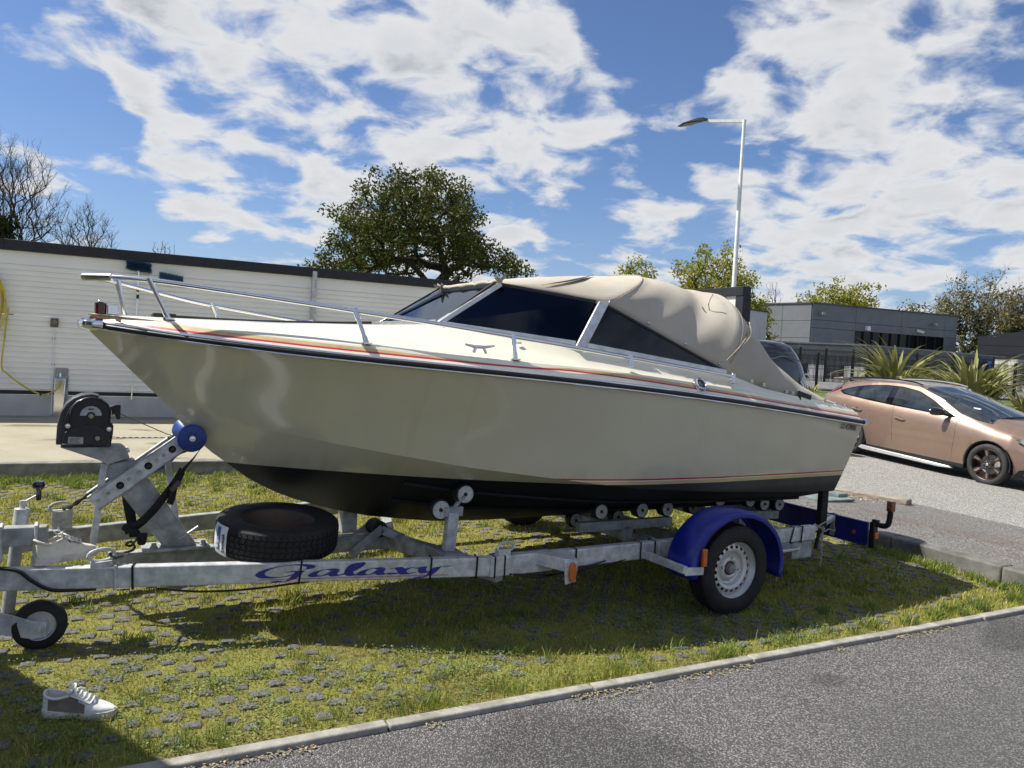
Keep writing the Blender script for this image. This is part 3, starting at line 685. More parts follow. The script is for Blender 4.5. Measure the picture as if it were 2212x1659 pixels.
# ================================================================ street lamp
p = at(1588, 612, 25); top = at(1608, 259, 25); p.z = .0; lx = top.x-.0
t = thing('street_lamp', 'tall white street lamp with one flat grey head over the lot', 'street lamp', (top.x-.0, 25, terrain_z(25)))
H = top.z-terrain_z(25)
b = MB(); b.tube([(0, 0, 0), (0, 0, H*.55), (0, 0, H)], [.085, .07, .055], 12); b.build('pole', polew, t)
a0 = at(1608, 262, 25)-t.location; a1 = at(1527, 262, 25.6)-t.location
b = MB(); b.bar(a0+Vector((.055, 0, 0)), a1, .075, .09); b.build('arm', polew, t, bevel=.006)
h0 = at(1527, 260, 25.6)-t.location; h1 = at(1470, 270, 25.1)-t.location
d = (h1-h0); b = MB()
dx = d.normalized(); dy = Vector((0, 1, 0))-dx*dx.y; dy.normalize(); dn = dx.cross(dy); dn = dn if dn.z > 0 else -dn
rows = []
for (u, wd, zt) in ((0, .06, .05), (.18, .12, .09), (.4, .19, .09), (.75, .21, .05), (1.0, .17, .025)):
    c = h0+d*u; rows.append([c-dy*wd, c-dy*wd*.8+dn*zt, c+dy*wd*.8+dn*zt, c+dy*wd, c-dn*.02, c-dy*wd])
b.grid(rows); b.add(rows[-1][:5], [(0, 1, 2, 3, 4)]); b.build('lamp_head', lamph, t, 30, merge=True)
b = MB(); c0, c1 = h0+d*.45-dn*.022, h0+d*.95-dn*.022
b.prism([c0-dy*.14, c1-dy*.13, c1+dy*.13, c0+dy*.14], -dn*.012); b.build('lens', lamplens, t, 0)

# ================================================================ background buildings
def slab_wall(parent, name, o_, ux, W_, z0, z1, cols, rowz, m, gap=.03, th=.12, holes=None):
    """cladding: every sheet a piece of its own with recessed joints; ux unit along wall"""
    nrm = Vector((ux.y, -ux.x, 0))
    for a, b_ in zip(cols[:-1], cols[1:]):
        for c, d_ in zip(rowz[:-1], rowz[1:]):
            if holes and any(a >= h_[0]-.01 and b_ <= h_[1]+.01 and c >= h_[2]-.01 and d_ <= h_[3]+.01 for h_ in holes): continue
            q = MB(); q.bar(o_+ux*(a+gap/2)+Vector((0, 0, (c+d_)/2)), o_+ux*(b_-gap/2)+Vector((0, 0, (c+d_)/2)), th, d_-c-gap); q.build(name, m, parent, 0)
YB = 62
cA = at(1755, 655, YB); A0 = at(1640, 661, 66); A1 = at(2067, 691, 68)
gz = 1.35
bld = thing('office_building', 'grey flat roofed office with a long dark window band behind the fence', 'building', (cA.x, cA.y, gz))
ztop = cA.z-gz
uR = Vector((A1.x-cA.x, A1.y-cA.y, 0)); LR = uR.length; uR.normalize()
uL = Vector((cA.x-A0.x, cA.y-A0.y, 0)); LL = uL.length; uL.normalize()
b = MB(); back = Vector((-uR.y, uR.x, 0))*11
q0 = Vector((0, 0, 0))-uL*LL*2.2
inn = Vector((-uR.y, uR.x, 0))*.12
b.prism([Vector((0, 0, 0))+inn, uR*LR+inn, uR*LR+back, back-uL*LL*2.2*.0, q0+inn*1.0+uL*.0], (0, 0, ztop-.05)); core = b.build('core_wall', gpan2, bld, 0)
ww0 = (1845-1755)/(2067-1755)*LR*.98; ww1 = ww0+(2040-1845)/(2067-1755)*LR
rz = [ztop*q for q in (0, .25, .5, .75, 1.0)]
wz0, wz1 = rz[1]+.25, rz[3]-.55
cols = [0, ww0, (ww0+ww1)/2-.3, ww1, LR]
slab_wall(bld, 'cladding_panel', Vector((0, 0, 0)), uR, 0, 0, 0, [0, ww0, ww0+(ww1-ww0)*.5, ww1, LR], [rz[0], wz0, wz1, rz[3]+.1, rz[4]], gpan, holes=[(ww0, ww1, wz0, wz1)])
slab_wall(bld, 'cladding_panel', Vector((0, 0, 0))-uL*LL*2.2, uL, 0, 0, 0, [LL*2.2*q for q in (0, .33, .55, .76, 1.0)], rz, gpan)
nR = Vector((uR.y, -uR.x, 0))
nw = 10
for k in range(nw):
    a = ww0+(ww1-ww0)*k/nw; b2 = ww0+(ww1-ww0)*(k+1)/nw
    q = MB(); q.bar(uR*(a+.04)-nR*.10+Vector((0, 0, (wz0+wz1)/2)), uR*(b2-.04)-nR*.10+Vector((0, 0, (wz0+wz1)/2)), .03, wz1-wz0)
    f = q.build('window', winglass, bld, 0)
    q = MB(); q.bar(uR*(b2)+Vector((0, 0, wz0)), uR*(b2)+Vector((0, 0, wz1)), .10, .07, up=tuple(uR)); q.build('mullion', fascia, bld, 0)
b = MB(); b.bar(Vector((0, 0, ztop+.04))-uL*LL*2.2, Vector((0, 0, ztop+.04)), .3, .10); b.bar(Vector((0, 0, ztop+.04)), uR*LR+Vector((0, 0, ztop+.04)), .3, .101); b.build('roof_trim', gpan2, bld, 0)
for u, z in ((.05, .86), (.82, .84)):
    q = MB(); q.bar(uR*(u*LR)+nR*.05+Vector((0, 0, z*ztop)), uR*(u*LR)+nR*.5+Vector((0, 0, z*ztop)), .3, .18); q.build('wall_light', galv2, bld, 0)
q = MB(); q.bar(uR*(.36*LR)+nR*.05+Vector((0, 0, .70*ztop)), uR*(.36*LR)+nR*.3+Vector((0, 0, .70*ztop)), .35, .35); q.build('alarm_box', white, bld, 0)
q = MB(); q.bar(uR*(.71*LR)+nR*.05+Vector((0, 0, .73*ztop)), uR*(.73*LR)+nR*.5+Vector((0, 0, .70*ztop)), .25, .2); q.build('camera_box', white, bld, 0)
# small shutter window on left face
q = MB(); q.bar(-uL*(LL*.93)-Vector((uL.y, -uL.x, 0))*-.07+Vector((0, 0, ztop*.52)), -uL*(LL*.80)-Vector((uL.y, -uL.x, 0))*-.07+Vector((0, 0, ztop*.52)), .08, ztop*.26); q.build('shutter', doorw, bld, 0)
# pale box building left of it
p0, p1 = at(1609, 668, 50), at(1657, 671, 52)
pb = thing('pale_annex', 'small pale grey box building beside the black framed wall end', 'building', (p0.x, p0.y, 1.0))
b = MB(); u_ = Vector((p1.x-p0.x, p1.y-p0.y, 0)); ln_ = u_.length; u_.normalize(); hh = p0.z-1.0
cols = np.linspace(-.6, ln_, 9)
for a, c in zip(cols[:-1], cols[1:]):
    q = MB(); q.bar(u_*(a+.006)+Vector((0, 0, hh/2)), u_*(c-.006)+Vector((0, 0, hh/2)), .08, hh); q.build('wall_sheet', mat('pale_sheet', (.46, .47, .48), .6, 0, .05, 1) if 'pale_sheet' not in MATS else MATS['pale_sheet'], pb, 0)
b = MB(); bk = Vector((-u_.y, u_.x, 0)); b.prism([u_*(-.6)+bk*.05, u_*ln_+bk*.05, u_*ln_+bk*4, u_*(-.6)+bk*4], (0, 0, hh-.02)); b.build('wall', MATS['pale_sheet'], pb, 0)
b = MB(); b.bar(u_*(-.6)+Vector((0, 0, hh+.04)), u_*(ln_+.05)+Vector((0, 0, hh+.04)), .2, .09); b.build('roof_edge', fascia, pb, 0)
# low dark workshop wing in front
c0 = at(1706, 747, 52); c1 = at(1873, 747, 50); c2 = at(2170, 768, 60)
wing = thing('workshop_wing', 'low dark grey workshop wing with two white shutter doors', 'building', (c1.x, c1.y, .95))
u1 = Vector((c1.x-c0.x, c1.y-c0.y, 0)); L1 = u1.length; u1.normalize(); u2 = Vector((c2.x-c1.x, c2.y-c1.y, 0)); L2 = u2.length; u2.normalize()
hw = c1.z-.95
for k in range(6):
    a = -L1*1.3+L1*1.3*k/6; q = MB(); q.bar(u1*(a+.01)+Vector((0, 0, hw/2)), u1*(a+L1*1.3/6-.01)+Vector((0, 0, hw/2)), .1, hw); q.build('wall_sheet', gpan2, wing, 0)
for k in range(10):
    a = L2*k/10; q = MB(); q.bar(u2*(a+.01)+Vector((0, 0, hw/2)), u2*(a+L2/10-.01)+Vector((0, 0, hw/2)), .1, hw); q.build('wall_sheet', gpan2, wing, 0)
n1 = Vector((u1.y, -u1.x, 0))
for px0, px1 in ((1745, 1784), (1826, 1872)):
    a0_, a1_ = at(px0, 780, 51), at(px1, 780, 50.4); s0 = (a0_-wing.location).dot(u1); s1 = (a1_-wing.location).dot(u1)
    q = MB(); q.bar(u1*s0+n1*.10+Vector((0, 0, .55)), u1*s1+n1*.10+Vector((0, 0, .55)), .08, .85); q.build('shutter_door', doorw, wing, 0)
    q = MB(); q.bar(u1*(s0-.25)+n1*.11+Vector((0, 0, .58)), u1*(s0)+n1*.11+Vector((0, 0, .58)), .07, .92); q.build('door_reveal', fascia, wing, 0)
q = MB(); q.bar(-u1*L1*1.3+Vector((0, 0, hw+.04)), Vector((0, 0, hw+.04)), .16, .09); q.bar(Vector((0, 0, hw+.04)), u2*L2+Vector((0, 0, hw+.04)), .16, .091); q.build('roof_trim', gpan, wing, 0)
# black hall at the right edge
h0 = at(2113, 726, 66); h1 = at(2330, 705, 62)
hall = thing('black_hall', 'black clad hall at the right edge beyond the containers', 'building', (h0.x, h0.y, 1.3))
u_ = Vector((h1.x-h0.x, h1.y-h0.y, 0)); ln_ = u_.length; u_.normalize(); hh = h0.z-1.3
for k in range(5):
    q = MB(); z0_ = hh*k/5; q.bar(Vector((0, 0, z0_+hh/10)), u_*ln_+Vector((0, 0, z0_+hh/10)), .12, hh/5-.03); q.build('cladding_panel', bpan, hall, 0)
q = MB(); bk = Vector((-u_.y, u_.x, 0)); q.prism([bk*.07, u_*ln_+bk*.07, u_*ln_+bk*9, bk*9], (0, 0, hh-.03)); q.build('core_wall', bpan, hall, 0)
q = MB(); q.add([(0, 0, hh), u_*ln_+Vector((0, 0, hh+1.0)), u_*ln_+Vector((0, 0, hh)), bk*.1+Vector((0, 0, hh)), u_*ln_+bk*.1+Vector((0, 0, hh+1.0))], [(0, 2, 1), (3, 4, 1, 0)]); q.build('gable', bpan, hall, 0)
def container(px0, px1, ptop, pbot, Y, m, label):
    a, b_ = at(px0, ptop, Y), at(px1, ptop, Y); z0 = at(px0, pbot, Y).z
    t = thing('shipping_container', label, 'container', (a.x, Y, z0))
    wd = b_.x-a.x; hh = a.z-z0; n = 14; pr = []
    for k in range(n):
        x0 = wd*k/n; w_ = wd/n; pr += [(x0, 0), (x0+w_*.35, 0), (x0+w_*.5, .06), (x0+w_*.85, .06)]
    pr.append((wd, 0))
    q = MB(); q.grid([[(x, y, 0) for x, y in pr], [(x, y, hh) for x, y in pr]]); q.box((wd/2, 1.26, hh/2), (wd, 2.4, hh)); q.build('body', m, t, 0)
    for s_ in (.03, .97):
        q = MB(); q.box((wd*s_, -.03, hh/2), (.09, .09, hh)); q.build('corner_post', m, t, 0)
    q = MB(); q.box((wd/2, -.03, hh-.06), (wd, .08, .12)); q.build('top_rail', m, t, 0)
    for s_ in (.3, .42, .62, .74):
        q = MB(); q.cyl((wd*s_, -.04, .15), (wd*s_, -.04, hh-.2), .022, 6); q.build('lock_rod', galv2, t, 0)
    return t, wd, hh
t, wd, hh = container(2168, 2200, 781, 830, 56, contb, 'blue shipping container with white lettering near the right edge')
text_mesh('lettering', 'CTM  RENT 12', .19, frame4((.1, -.05, hh*.80), (1, 0, 0), (0, 0, 1)), whiteink, t)
text_mesh('lettering', '12', .16, frame4((.12, -.05, hh*.70), (1, 0, 0), (0, 0, 1)), whiteink, t)
container(2197, 2245, 777, 832, 54, contw, 'cream white shipping container cut off by the right edge')
# far yard
g = MB(); g.add([at(1640, 850, 40)*1, (40, 40, 0), (60, 62, 0), (10, 62, 0)], [(0, 1, 2, 3)])
v = [(10, 39.5), (70, 39.5), (90, 61), (10, 61)]
g = MB(); rows = [[(x, Y, terrain_z(Y)+.05) for x in (6, 20, 40, 80)] for Y in (39.5, 45, 50, 56, 62)]
o = g.grid(rows).build('yard', yard_m, None, 0); o['kind'] = 'structure'; o.data.flip_normals()

# ================================================================ mesh fences
def mesh_fence(name, label, pts, hgt, wire=.0035, step=.055, postw=.07, thickposts=()):
    t = thing(name, label, 'fence', (pts[0][0], pts[0][1], pts[0][2]))
    o0 = Vector(pts[0])
    for i, p in enumerate(pts):
        pw = postw*(2.2 if i in thickposts else 1); b = MB(); q = Vector(p)-o0
        b.box((q.x, q.y, q.z+hgt/2+.05), (pw, pw, hgt+.1+(.15 if i in thickposts else 0))); b.build('post', fencem, t, 0)
    for a, c in zip(pts[:-1], pts[1:]):
        a, c = Vector(a)-o0, Vector(c)-o0; L = (c-a).length; n = int(L/step); b = MB()
        for k in range(n+1):
            p = a+(c-a)*(k/n); b.bar(p+Vector((0, 0, .05)), p+Vector((0, 0, hgt)), wire*2, wire*2, up=(1, 0, 0))
        for z in (.1, .16, hgt*.4, hgt*.4+.06, hgt*.7, hgt*.7+.06, hgt-.10, hgt-.04):
            b.bar(a+Vector((0, 0, z)), c+Vector((0, 0, z)), wire*2.5, wire*2.5)
        b.build('wire_panel', fencem, t, 0)
    return t
Yf = 38
def fp(px, Y): q = at(px, 845, Y); return (q.x, Y, terrain_z(Y))
mesh_fence('mesh_fence', 'black welded mesh fence with slim posts across the far yard', [fp(1700, 38), fp(1762, 38), fp(1873, 38), fp(1975, 38), fp(2080, 38), fp(2190, 38), fp(2300, 38)], 1.85, wire=.007, postw=.11, thickposts=(2,))
def fp2(px, Y): q = at(px, 800, Y); return (q.x, Y, terrain_z(Y))
mesh_fence('yard_fence', 'second dark mesh fence farther back beside the workshop', [fp2(x, 47) for x in (1692, 1726, 1782, 1841, 1900, 1978, 2057, 2144, 2230)], 2.0, wire=.008, step=.08, postw=.13)

# ================================================================ trees
def tubes_np(segs, rads, sides=5):
    b = MB()
    return b
def grow(attr, trunk, step=.5, jit=.12, seed=1):
    """attractors joined one after another to the nearest node nearer the base"""
    rr = np.random.default_rng(seed)
    nodes = [np.array(p, float) for p in trunk]; par = [-1]+list(range(len(trunk)-1))
    base = nodes[0]; A = sorted(attr, key=lambda p: np.linalg.norm((p-base)*np.array([1, 1, .8])))
    arr = np.array(nodes)
    tips = []
    for p in A:
        d = np.linalg.norm(arr-p, axis=1)+.35*np.maximum(0, np.linalg.norm(arr-base, axis=1)-np.linalg.norm(p-base)*.9)*2
        d += .25*np.maximum(0, arr[:, 2]-p[2]+.2)
        d[:max(1, len(trunk)//2)] += 4
        i = int(np.argmin(d)); a = nodes[i]; L = np.linalg.norm(p-a); n = max(1, int(L/step)); prev = i
        new = []
        for k in range(1, n+1):
            q = a+(p-a)*(k/n)+(rr.normal(0, jit*step, 3) if k < n else 0)
            q = q+np.array([0, 0, .10*L*math.sin(math.pi*k/n)])
            nodes.append(q); par.append(prev); prev = len(nodes)-1; new.append(q)
        arr = np.vstack([arr, np.array(new)]); tips.append(prev)
    cnt = np.ones(len(nodes))
    for i in range(len(nodes)-1, 0, -1): cnt[par[i]] += cnt[i]*.96
    return nodes, par, cnt, tips
def branch_mesh(nodes, par, cnt, r_tip, rmax, expo=.5, sides=5):
    b = MB(); r = np.minimum(r_tip*cnt**expo, rmax)
    for i in range(1, len(nodes)):
        a, c = Vector(nodes[par[i]]), Vector(nodes[i])
        if (c-a).length < 1e-4: continue
        r0, r1 = min(r[par[i]], r[i]*1.5), r[i]
        s_ = 3 if r[i] < r_tip*2.2 else sides
        d = (c-a).normalized(); u = d.orthogonal().normalized(); w_ = d.cross(u)
        vs = [a+(u*math.cos(2*math.pi*j/s_)+w_*math.sin(2*math.pi*j/s_))*r0 for j in range(s_)]+[c+d*r1*.3+(u*math.cos(2*math.pi*j/s_)+w_*math.sin(2*math.pi*j/s_))*r1 for j in range(s_)]
        b.add(vs, [(j, (j+1) % s_, s_+(j+1) % s_, s_+j) for j in range(s_)])
    return b
def twig_mesh(b, nodes, cnt, ctr, seed, lim=6, k=3, ln=.55, r=.007):
    rr = random.Random(seed); c0 = Vector(ctr)
    def stick(p, d, L, r0):
        q = p+d*L; u = d.orthogonal().normalized(); w_ = d.cross(u)
        vs = [p+(u*math.cos(a)+w_*math.sin(a))*r0 for a in (0, 2.1, 4.2)]+[q+(u*math.cos(a)+w_*math.sin(a))*r0*.55 for a in (0, 2.1, 4.2)]
        b.add(vs, [(0, 1, 4, 3), (1, 2, 5, 4), (2, 0, 3, 5)]); return q
    for i, p in enumerate(nodes):
        if cnt[i] > lim: continue
        p = Vector(p); o_ = (p-c0).normalized()
        for _ in range(k):
            d = (o_*.7+Vector((rr.gauss(0, .5), rr.gauss(0, .5), rr.gauss(.35, .4)))).normalized(); L = ln*rr.uniform(.5, 1.2)
            q = stick(p, d, L, r)
            for f in (.45, .75, 1.0):
                e = (d+Vector((rr.gauss(0, .5), rr.gauss(0, .5), rr.gauss(.15, .4)))).normalized(); stick(p+d*L*f, e, L*.55*rr.uniform(.6, 1.1), r*.7)
def leaf_cloud(name, pts, per, rad, size, m, parent, flat=.75, seed=5):
    rr = np.random.default_rng(seed); P = np.repeat(np.array(pts), per, axis=0); n = len(P)
    g_ = rr.normal(0, 1, (n, 3)); g_ *= (rr.uniform(0, 1, (n, 1))**.5*rad)/np.linalg.norm(g_, axis=1, keepdims=True); g_[:, 2] *= flat
    P = P+g_; a = rr.normal(0, 1, (n, 3)); a /= np.linalg.norm(a, axis=1, keepdims=True); b = np.cross(a, rr.normal(0, 1, (n, 3))); b /= np.linalg.norm(b, axis=1, keepdims=True)
    s_ = rr.uniform(.6, 1.25, (n, 1))*size
    V = np.stack([P-a*s_, P-b*s_*.55, P+a*s_, P+b*s_*.55], 1)
    me = bpy.data.meshes.new(name); me.vertices.add(n*4); me.vertices.foreach_set('co', V.reshape(-1)); me.loops.add(n*4); me.polygons.add(n)
    me.loops.foreach_set('vertex_index', np.arange(n*4)); me.polygons.foreach_set('loop_start', np.arange(n)*4); me.materials.append(m); me.update(calc_edges=True); me.validate()
    o = bpy.data.objects.new(name, me); COL.objects.link(o); o.parent = parent; return o
def dome(n, c, rx, ry, rz, seed, shell=.35, zmin=-.2, lump=.25, holes=0):
    rr = np.random.default_rng(seed); out = []
    ph = rr.uniform(0, 6.28, 6)
    while len(out) < n:
        v = rr.normal(0, 1, 3); v /= np.linalg.norm(v)
        if v[2] < zmin: continue
        lp_ = 1+lump*(.5*math.sin(4*math.atan2(v[1], v[0])+ph[0])*math.cos(3*v[2]+ph[1])+.5*math.sin(7*v[0]+ph[2])*math.sin(6*v[2]+ph[3]))
        r_ = (shell+(1-shell)*rr.uniform(0, 1)**.6)*lp_
        out.append(np.array([c[0]+v[0]*rx*r_, c[1]+v[1]*ry*r_, c[2]+v[2]*rz*r_]))
    return out
def tree(name, label, cat, loc, attr, trunk, r_tip, rmax, leaf=None, per=30, rad=.5, size=.12, bk=bark, seed=1, step=.6, jit=.14, expo=.5, group=None, tips_only=True, extra=None, flat=.75, twigs=None):
    t = thing(name, label, cat, loc, 0, group)
    nodes, par, cnt, tips = grow(attr, trunk, step, jit, seed)
    tb_ = branch_mesh(nodes, par, cnt, r_tip, rmax, expo)
    if twigs: twig_mesh(tb_, nodes, cnt, *twigs)
    tb_.build('trunk', bk, t, 60)
    if leaf is not None:
        leaf_cloud('crown', [nodes[i] for i in tips], per, rad, size, leaf, t, flat, seed)
    if extra: extra(t, nodes, par, cnt)
    return t, nodes
# the big oak over the wall
Yo = 44; bc = at(905, 640, Yo); zb = terrain_z(Yo)
def ow(px, py): q = at(px, py, Yo); return q.x-bc.x, q.z-zb
rr = np.random.default_rng(4); attr = []
poly_c = [(742, 560, 45, 40), (720, 590, 40, 30), (770, 520, 50, 45), (790, 470, 50, 45), (840, 430, 50, 40), (900, 410, 50, 30), (960, 410, 45, 30), (1000, 450, 35, 45), (1010, 500, 30, 45), (900, 480, 70, 60), (850, 520, 70, 50), (960, 500, 50, 60),
          (1040, 550, 45, 30), (1085, 575, 40, 22), (1120, 590, 25, 14), (1000, 560, 50, 40), (790, 575, 50, 28), (850, 560, 40, 25)]
for (px, py, sx_, sy_) in poly_c:
    n = int(sx_*sy_/68)
    for _ in range(n):
        a = rr.uniform(0, 6.283); q = rr.uniform(0, 1)**.5
        x, z = ow(px+math.cos(a)*sx_*q, py+math.sin(a)*sy_*q)
        x0, z0 = ow(905, 520); depth = 5.2*math.sqrt(max(.05, 1-((x-x0)/6.6)**2-(max(0, z-z0)/4.2)**2))
        attr.append(np.array([x, rr.uniform(-1, 1)*depth, z]))
def oak_ivy(t, nodes, par, cnt):
    P = [nodes[i] for i in range(len(nodes)) if cnt[i] > 90]
    leaf_cloud('ivy', P, 26, .42, .10, ivyl, t, 1.0, 8)
x1, z1 = ow(945, 560); x2, z2 = ow(880, 560)
tree('oak_tree', 'large spreading oak with dark green crown rising above the white wall', 'tree', (bc.x, Yo, zb), attr, [(.6, 0, 0), (.62, 0, 1.5), (.7, .1, 3.0), (.75, 0, 4.2)], .022, .48, oakl, 62, .62, .105, bark, 3, .55, .2, .47, extra=oak_ivy)
def simple_tree(name, label, px, pbase, ptop, halfw, Y, leaf, bk, seed, n=150, per=34, rad=.7, size=.14, zc=.62, group=None, shell=.3, r_tip=.02, rmax=.4, cat='tree', lump=.3, step=.6, expo=.48):
    c = at(px, ptop, Y); z0 = terrain_z(Y); Ht = c.z-z0; rw = halfw*Y/FP
    ctr = (0, 0, Ht*zc); A = dome(n, ctr, rw, rw*.9, Ht*(1-zc), seed, shell, -.5, lump)
    return tree(name, label, cat, (c.x, Y, z0), A, [(0, 0, 0), (.05, 0, Ht*.15), (0, .05, Ht*.28)], r_tip, rmax, leaf, per, rad, size, bk, seed, step, .18, expo, group)
GT = 'spring trees behind the walls and the office'
simple_tree('spring_tree', 'small bright green tree just above the canopy top', 1378, 620, 550, 58, 55, springl, bark, 21, 110, 26, .6, .12, .62, GT)
simple_tree('spring_tree', 'rounded yellow green tree behind the lamp post', 1550, 620, 528, 96, 55, springl, bark, 22, 220, 30, .65, .12, .60, GT)
simple_tree('spring_tree', 'broad fresh green tree rising over the grey office roof', 1822, 660, 606, 78, 95, springl, bark, 23, 200, 30, 1.0, .19, .60, GT)
simple_tree('spring_tree', 'low green bush crown at the left end of the office roof', 1745, 660, 632, 40, 94, springl, bark, 24, 90, 26, .9, .18, .62, GT)
simple_tree('spring_tree', 'small leafy tree between the black framed wall and the office', 1640, 700, 632, 34, 60, springl, bark, 26, 60, 22, .6, .12, .6, GT)
simple_tree('bare_birch', 'slim bare birch left of the grey office roof', 1672, 660, 597, 30, 70, None, barkp, 25, 170, zc=.6, shell=.1, r_tip=.012, rmax=.16, step=.5)
simple_tree('olive_hedge_tree', 'dull olive tree peeping over the middle of the office roof', 1965, 680, 655, 62, 100, olivel, barkd, 27, 120, 26, 1.1, .18, .6, GT)
def ivyup(zf, seed):
    def f(t, nodes, par, cnt):
        P = [nodes[i] for i in range(len(nodes)) if cnt[i] > 16]
        if P: leaf_cloud('ivy', P, 34, .7, .15, ivyl, t, 1.3, seed)
    return f
for (px, ptop, hw_, Y, sd, lab) in ((2085, 598, 62, 80, 31, 'tall ivy clad half bare tree behind the office corner'), (2160, 606, 58, 82, 32, 'tallest brownish tree at the right above the black hall'), (2205, 618, 40, 76, 33, 'ivy wrapped tree cut by the right edge of the view'), (2040, 655, 30, 86, 34, 'short dark ivy bush tree at the end of the office roof')):
    c = at(px, ptop, Y); z0 = terrain_z(Y); Ht = c.z-z0; rw = hw_*Y/FP
    A = dome(230, (0, 0, Ht*.55), rw, rw*.8, Ht*.47, sd, .15, -.8, .35)
    tree('ivy_tree', lab, 'tree', (c.x, Y, z0), A, [(0, 0, 0), (0, 0, Ht*.1), (.1, 0, Ht*.2)], .024, .35, olivel, 13, .75, .15, barkp, sd, .6, .2, .46, 'ivy trees at the right', extra=ivyup(0, sd), twigs=((0, 0, Ht*.3), sd, 4, 2, .9, .012))
# green bank under those trees
c = at(2110, 775, 72)
n = 5200; hx = rng.uniform(c.x-6, c.x+10, n); hy = rng.uniform(70, 76, n); hz_ = 1.5+np.abs(rng.normal(0, 1, n))*1.1
me_o = leaf_cloud('bank_bushes', np.stack([hx, hy, hz_], 1), 1, .3, .2, hedgem, None); tag(me_o, 'bright green scrub bank between office corner and black hall', 'shrubs', None, 'stuff')
# bare trees far left
for (px, ptop, hw_, Y, sd, lab, n) in ((28, 316, 95, 40, 41, 'large bare winter tree at the left edge above the wall', 520), (185, 445, 72, 46, 42, 'smaller rounded bare tree left above the wall', 300)):
    c = at(px, ptop, Y); z0 = terrain_z(Y); Ht = c.z-z0; rw = hw_*Y/FP
    A = dome(n, (0, 0, Ht*.60), rw, rw*.9, Ht*.41, sd, .12, -.75, .2)
    def ex(t, nodes, par, cnt, sd=sd, Ht=Ht):
        if sd == 41:
            q = at(12, 500, 39)-Vector((c.x, 40, z0)); P = [np.array(q)+np.array([random.uniform(-.9, .5), random.uniform(-.6, .6), random.uniform(-1.2, .5)]) for _ in range(40)]
            leaf_cloud('ivy', P, 60, .5, .12, ivyl, t, 1, 9)
        else:
            P = [nodes[i] for i in range(len(nodes)) if cnt[i] > 60 and nodes[i][2] < Ht*.8]
            if P: leaf_cloud('ivy', P[:14], 14, .22, .07, olivel, t, 1, 9)
    tree('bare_tree', lab, 'tree', (c.x, Y, z0), A, [(0, 0, 0), (.1, 0, Ht*.12), (0, .1, Ht*.24)], .0125, .34, None, 0, 0, 0, barkd, sd, .45, .22, .43, 'bare trees beyond the wall', extra=ex, twigs=((0, 0, Ht*.5), sd, 7, 4, .62 if sd == 41 else .5, .0085))
c = at(355, 520, 36); z0 = terrain_z(36); Ht = c.z-z0
tree('bare_sapling', 'thin sapling tip with a few buds showing over the wall', 'sapling', (c.x, 36, z0), [np.array([random.uniform(-.45, .45), random.uniform(-.3, .3), Ht-random.uniform(0, 1.0)]) for _ in range(36)], [(0, 0, 0), (0, 0, Ht*.4), (0, 0, Ht*.75)], .010, .06, springl, 3, .10, .035, barkp, 44, .3, .2, .4)

# ================================================================ flax plants behind the car
def flax_leaf_mesh(L, wd, droop, twist, seed):
    rr = random.Random(seed); n = 9; rows = []
    for i in range(n+1):
        t = i/n; a = droop*t**1.8
        x = L*(math.sin(a)*t*.75); z = L*t*(1-.35*(a/1.6)**2*t)
        wv = wd*(.55+.9*t if t < .35 else (1-t)**.65*1.28)*.62
        tw = twist*t; c, s_ = math.cos(tw), math.sin(tw)
        rows.append([(x-wv*s_*.0-wv*.25, -wv*c, z+wv*.1*s_), (x+wv*.10, 0, z-.004), (x-wv*.25, wv*c, z-wv*.1*s_)])
    b = MB(); b.grid(rows); return b
FL = []
for k in range(12):
    o = flax_leaf_mesh(random.uniform(.85, 1.15), random.uniform(.045, .075), random.uniform(.25, 1.15), random.uniform(-.9, .9), k).build('leaf', flax, None, 60); FL.append(o.data); bpy.data.objects.remove(o)
def flax_plant(px, pbase, Y, hgt, n, spread, label, seed):
    rr = random.Random(seed); q = at(px, pbase, Y); zg = q.z
    t = thing('flax_plant', label, 'plant', (q.x, Y, zg), 0, 'flax plants behind the car')
    for k in range(n):
        o = bpy.data.objects.new('leaf', FL[rr.randrange(12)]); COL.objects.link(o); o.parent = t
        a = rr.uniform(0, 2*math.pi); ti = rr.uniform(.02, .75)**1.0
        rad_ = rr.uniform(0, spread)
        o.location = (math.cos(a)*rad_, math.sin(a)*rad_*.7, 0)
        o.rotation_euler = (0, ti, a+rr.uniform(-.4, .4)); s_ = hgt*rr.uniform(.55, 1.12)*(1-.15*ti); o.scale = (s_, s_*1.5/max(1, hgt*.8), s_)
flax_plant(1935, 850, 18.5, 1.38, 120, .42, 'upright bronze green flax clump directly behind the car roof', 1)
flax_plant(2095, 882, 16.5, 1.36, 150, .45, 'widest arching flax clump behind the car windscreen', 2)
flax_plant(2222, 925, 14.9, 1.05, 70, .30, 'small flax clump at the right edge beside the bonnet', 3)
flax_plant(1752, 852, 33, .75, 24, .2, 'tiny yellow flax tuft at the foot of the mesh fence', 4)
t = thing('low_kerb_wall', 'thin pale concrete kerb strip under the flax plants', 'kerb', (at(2090, 872, 19).x, 19, .15))
b = MB(); b.box((6, 0, .05), (16, .14, .26)); b.build('strip', concrete, t, bevel=.01)

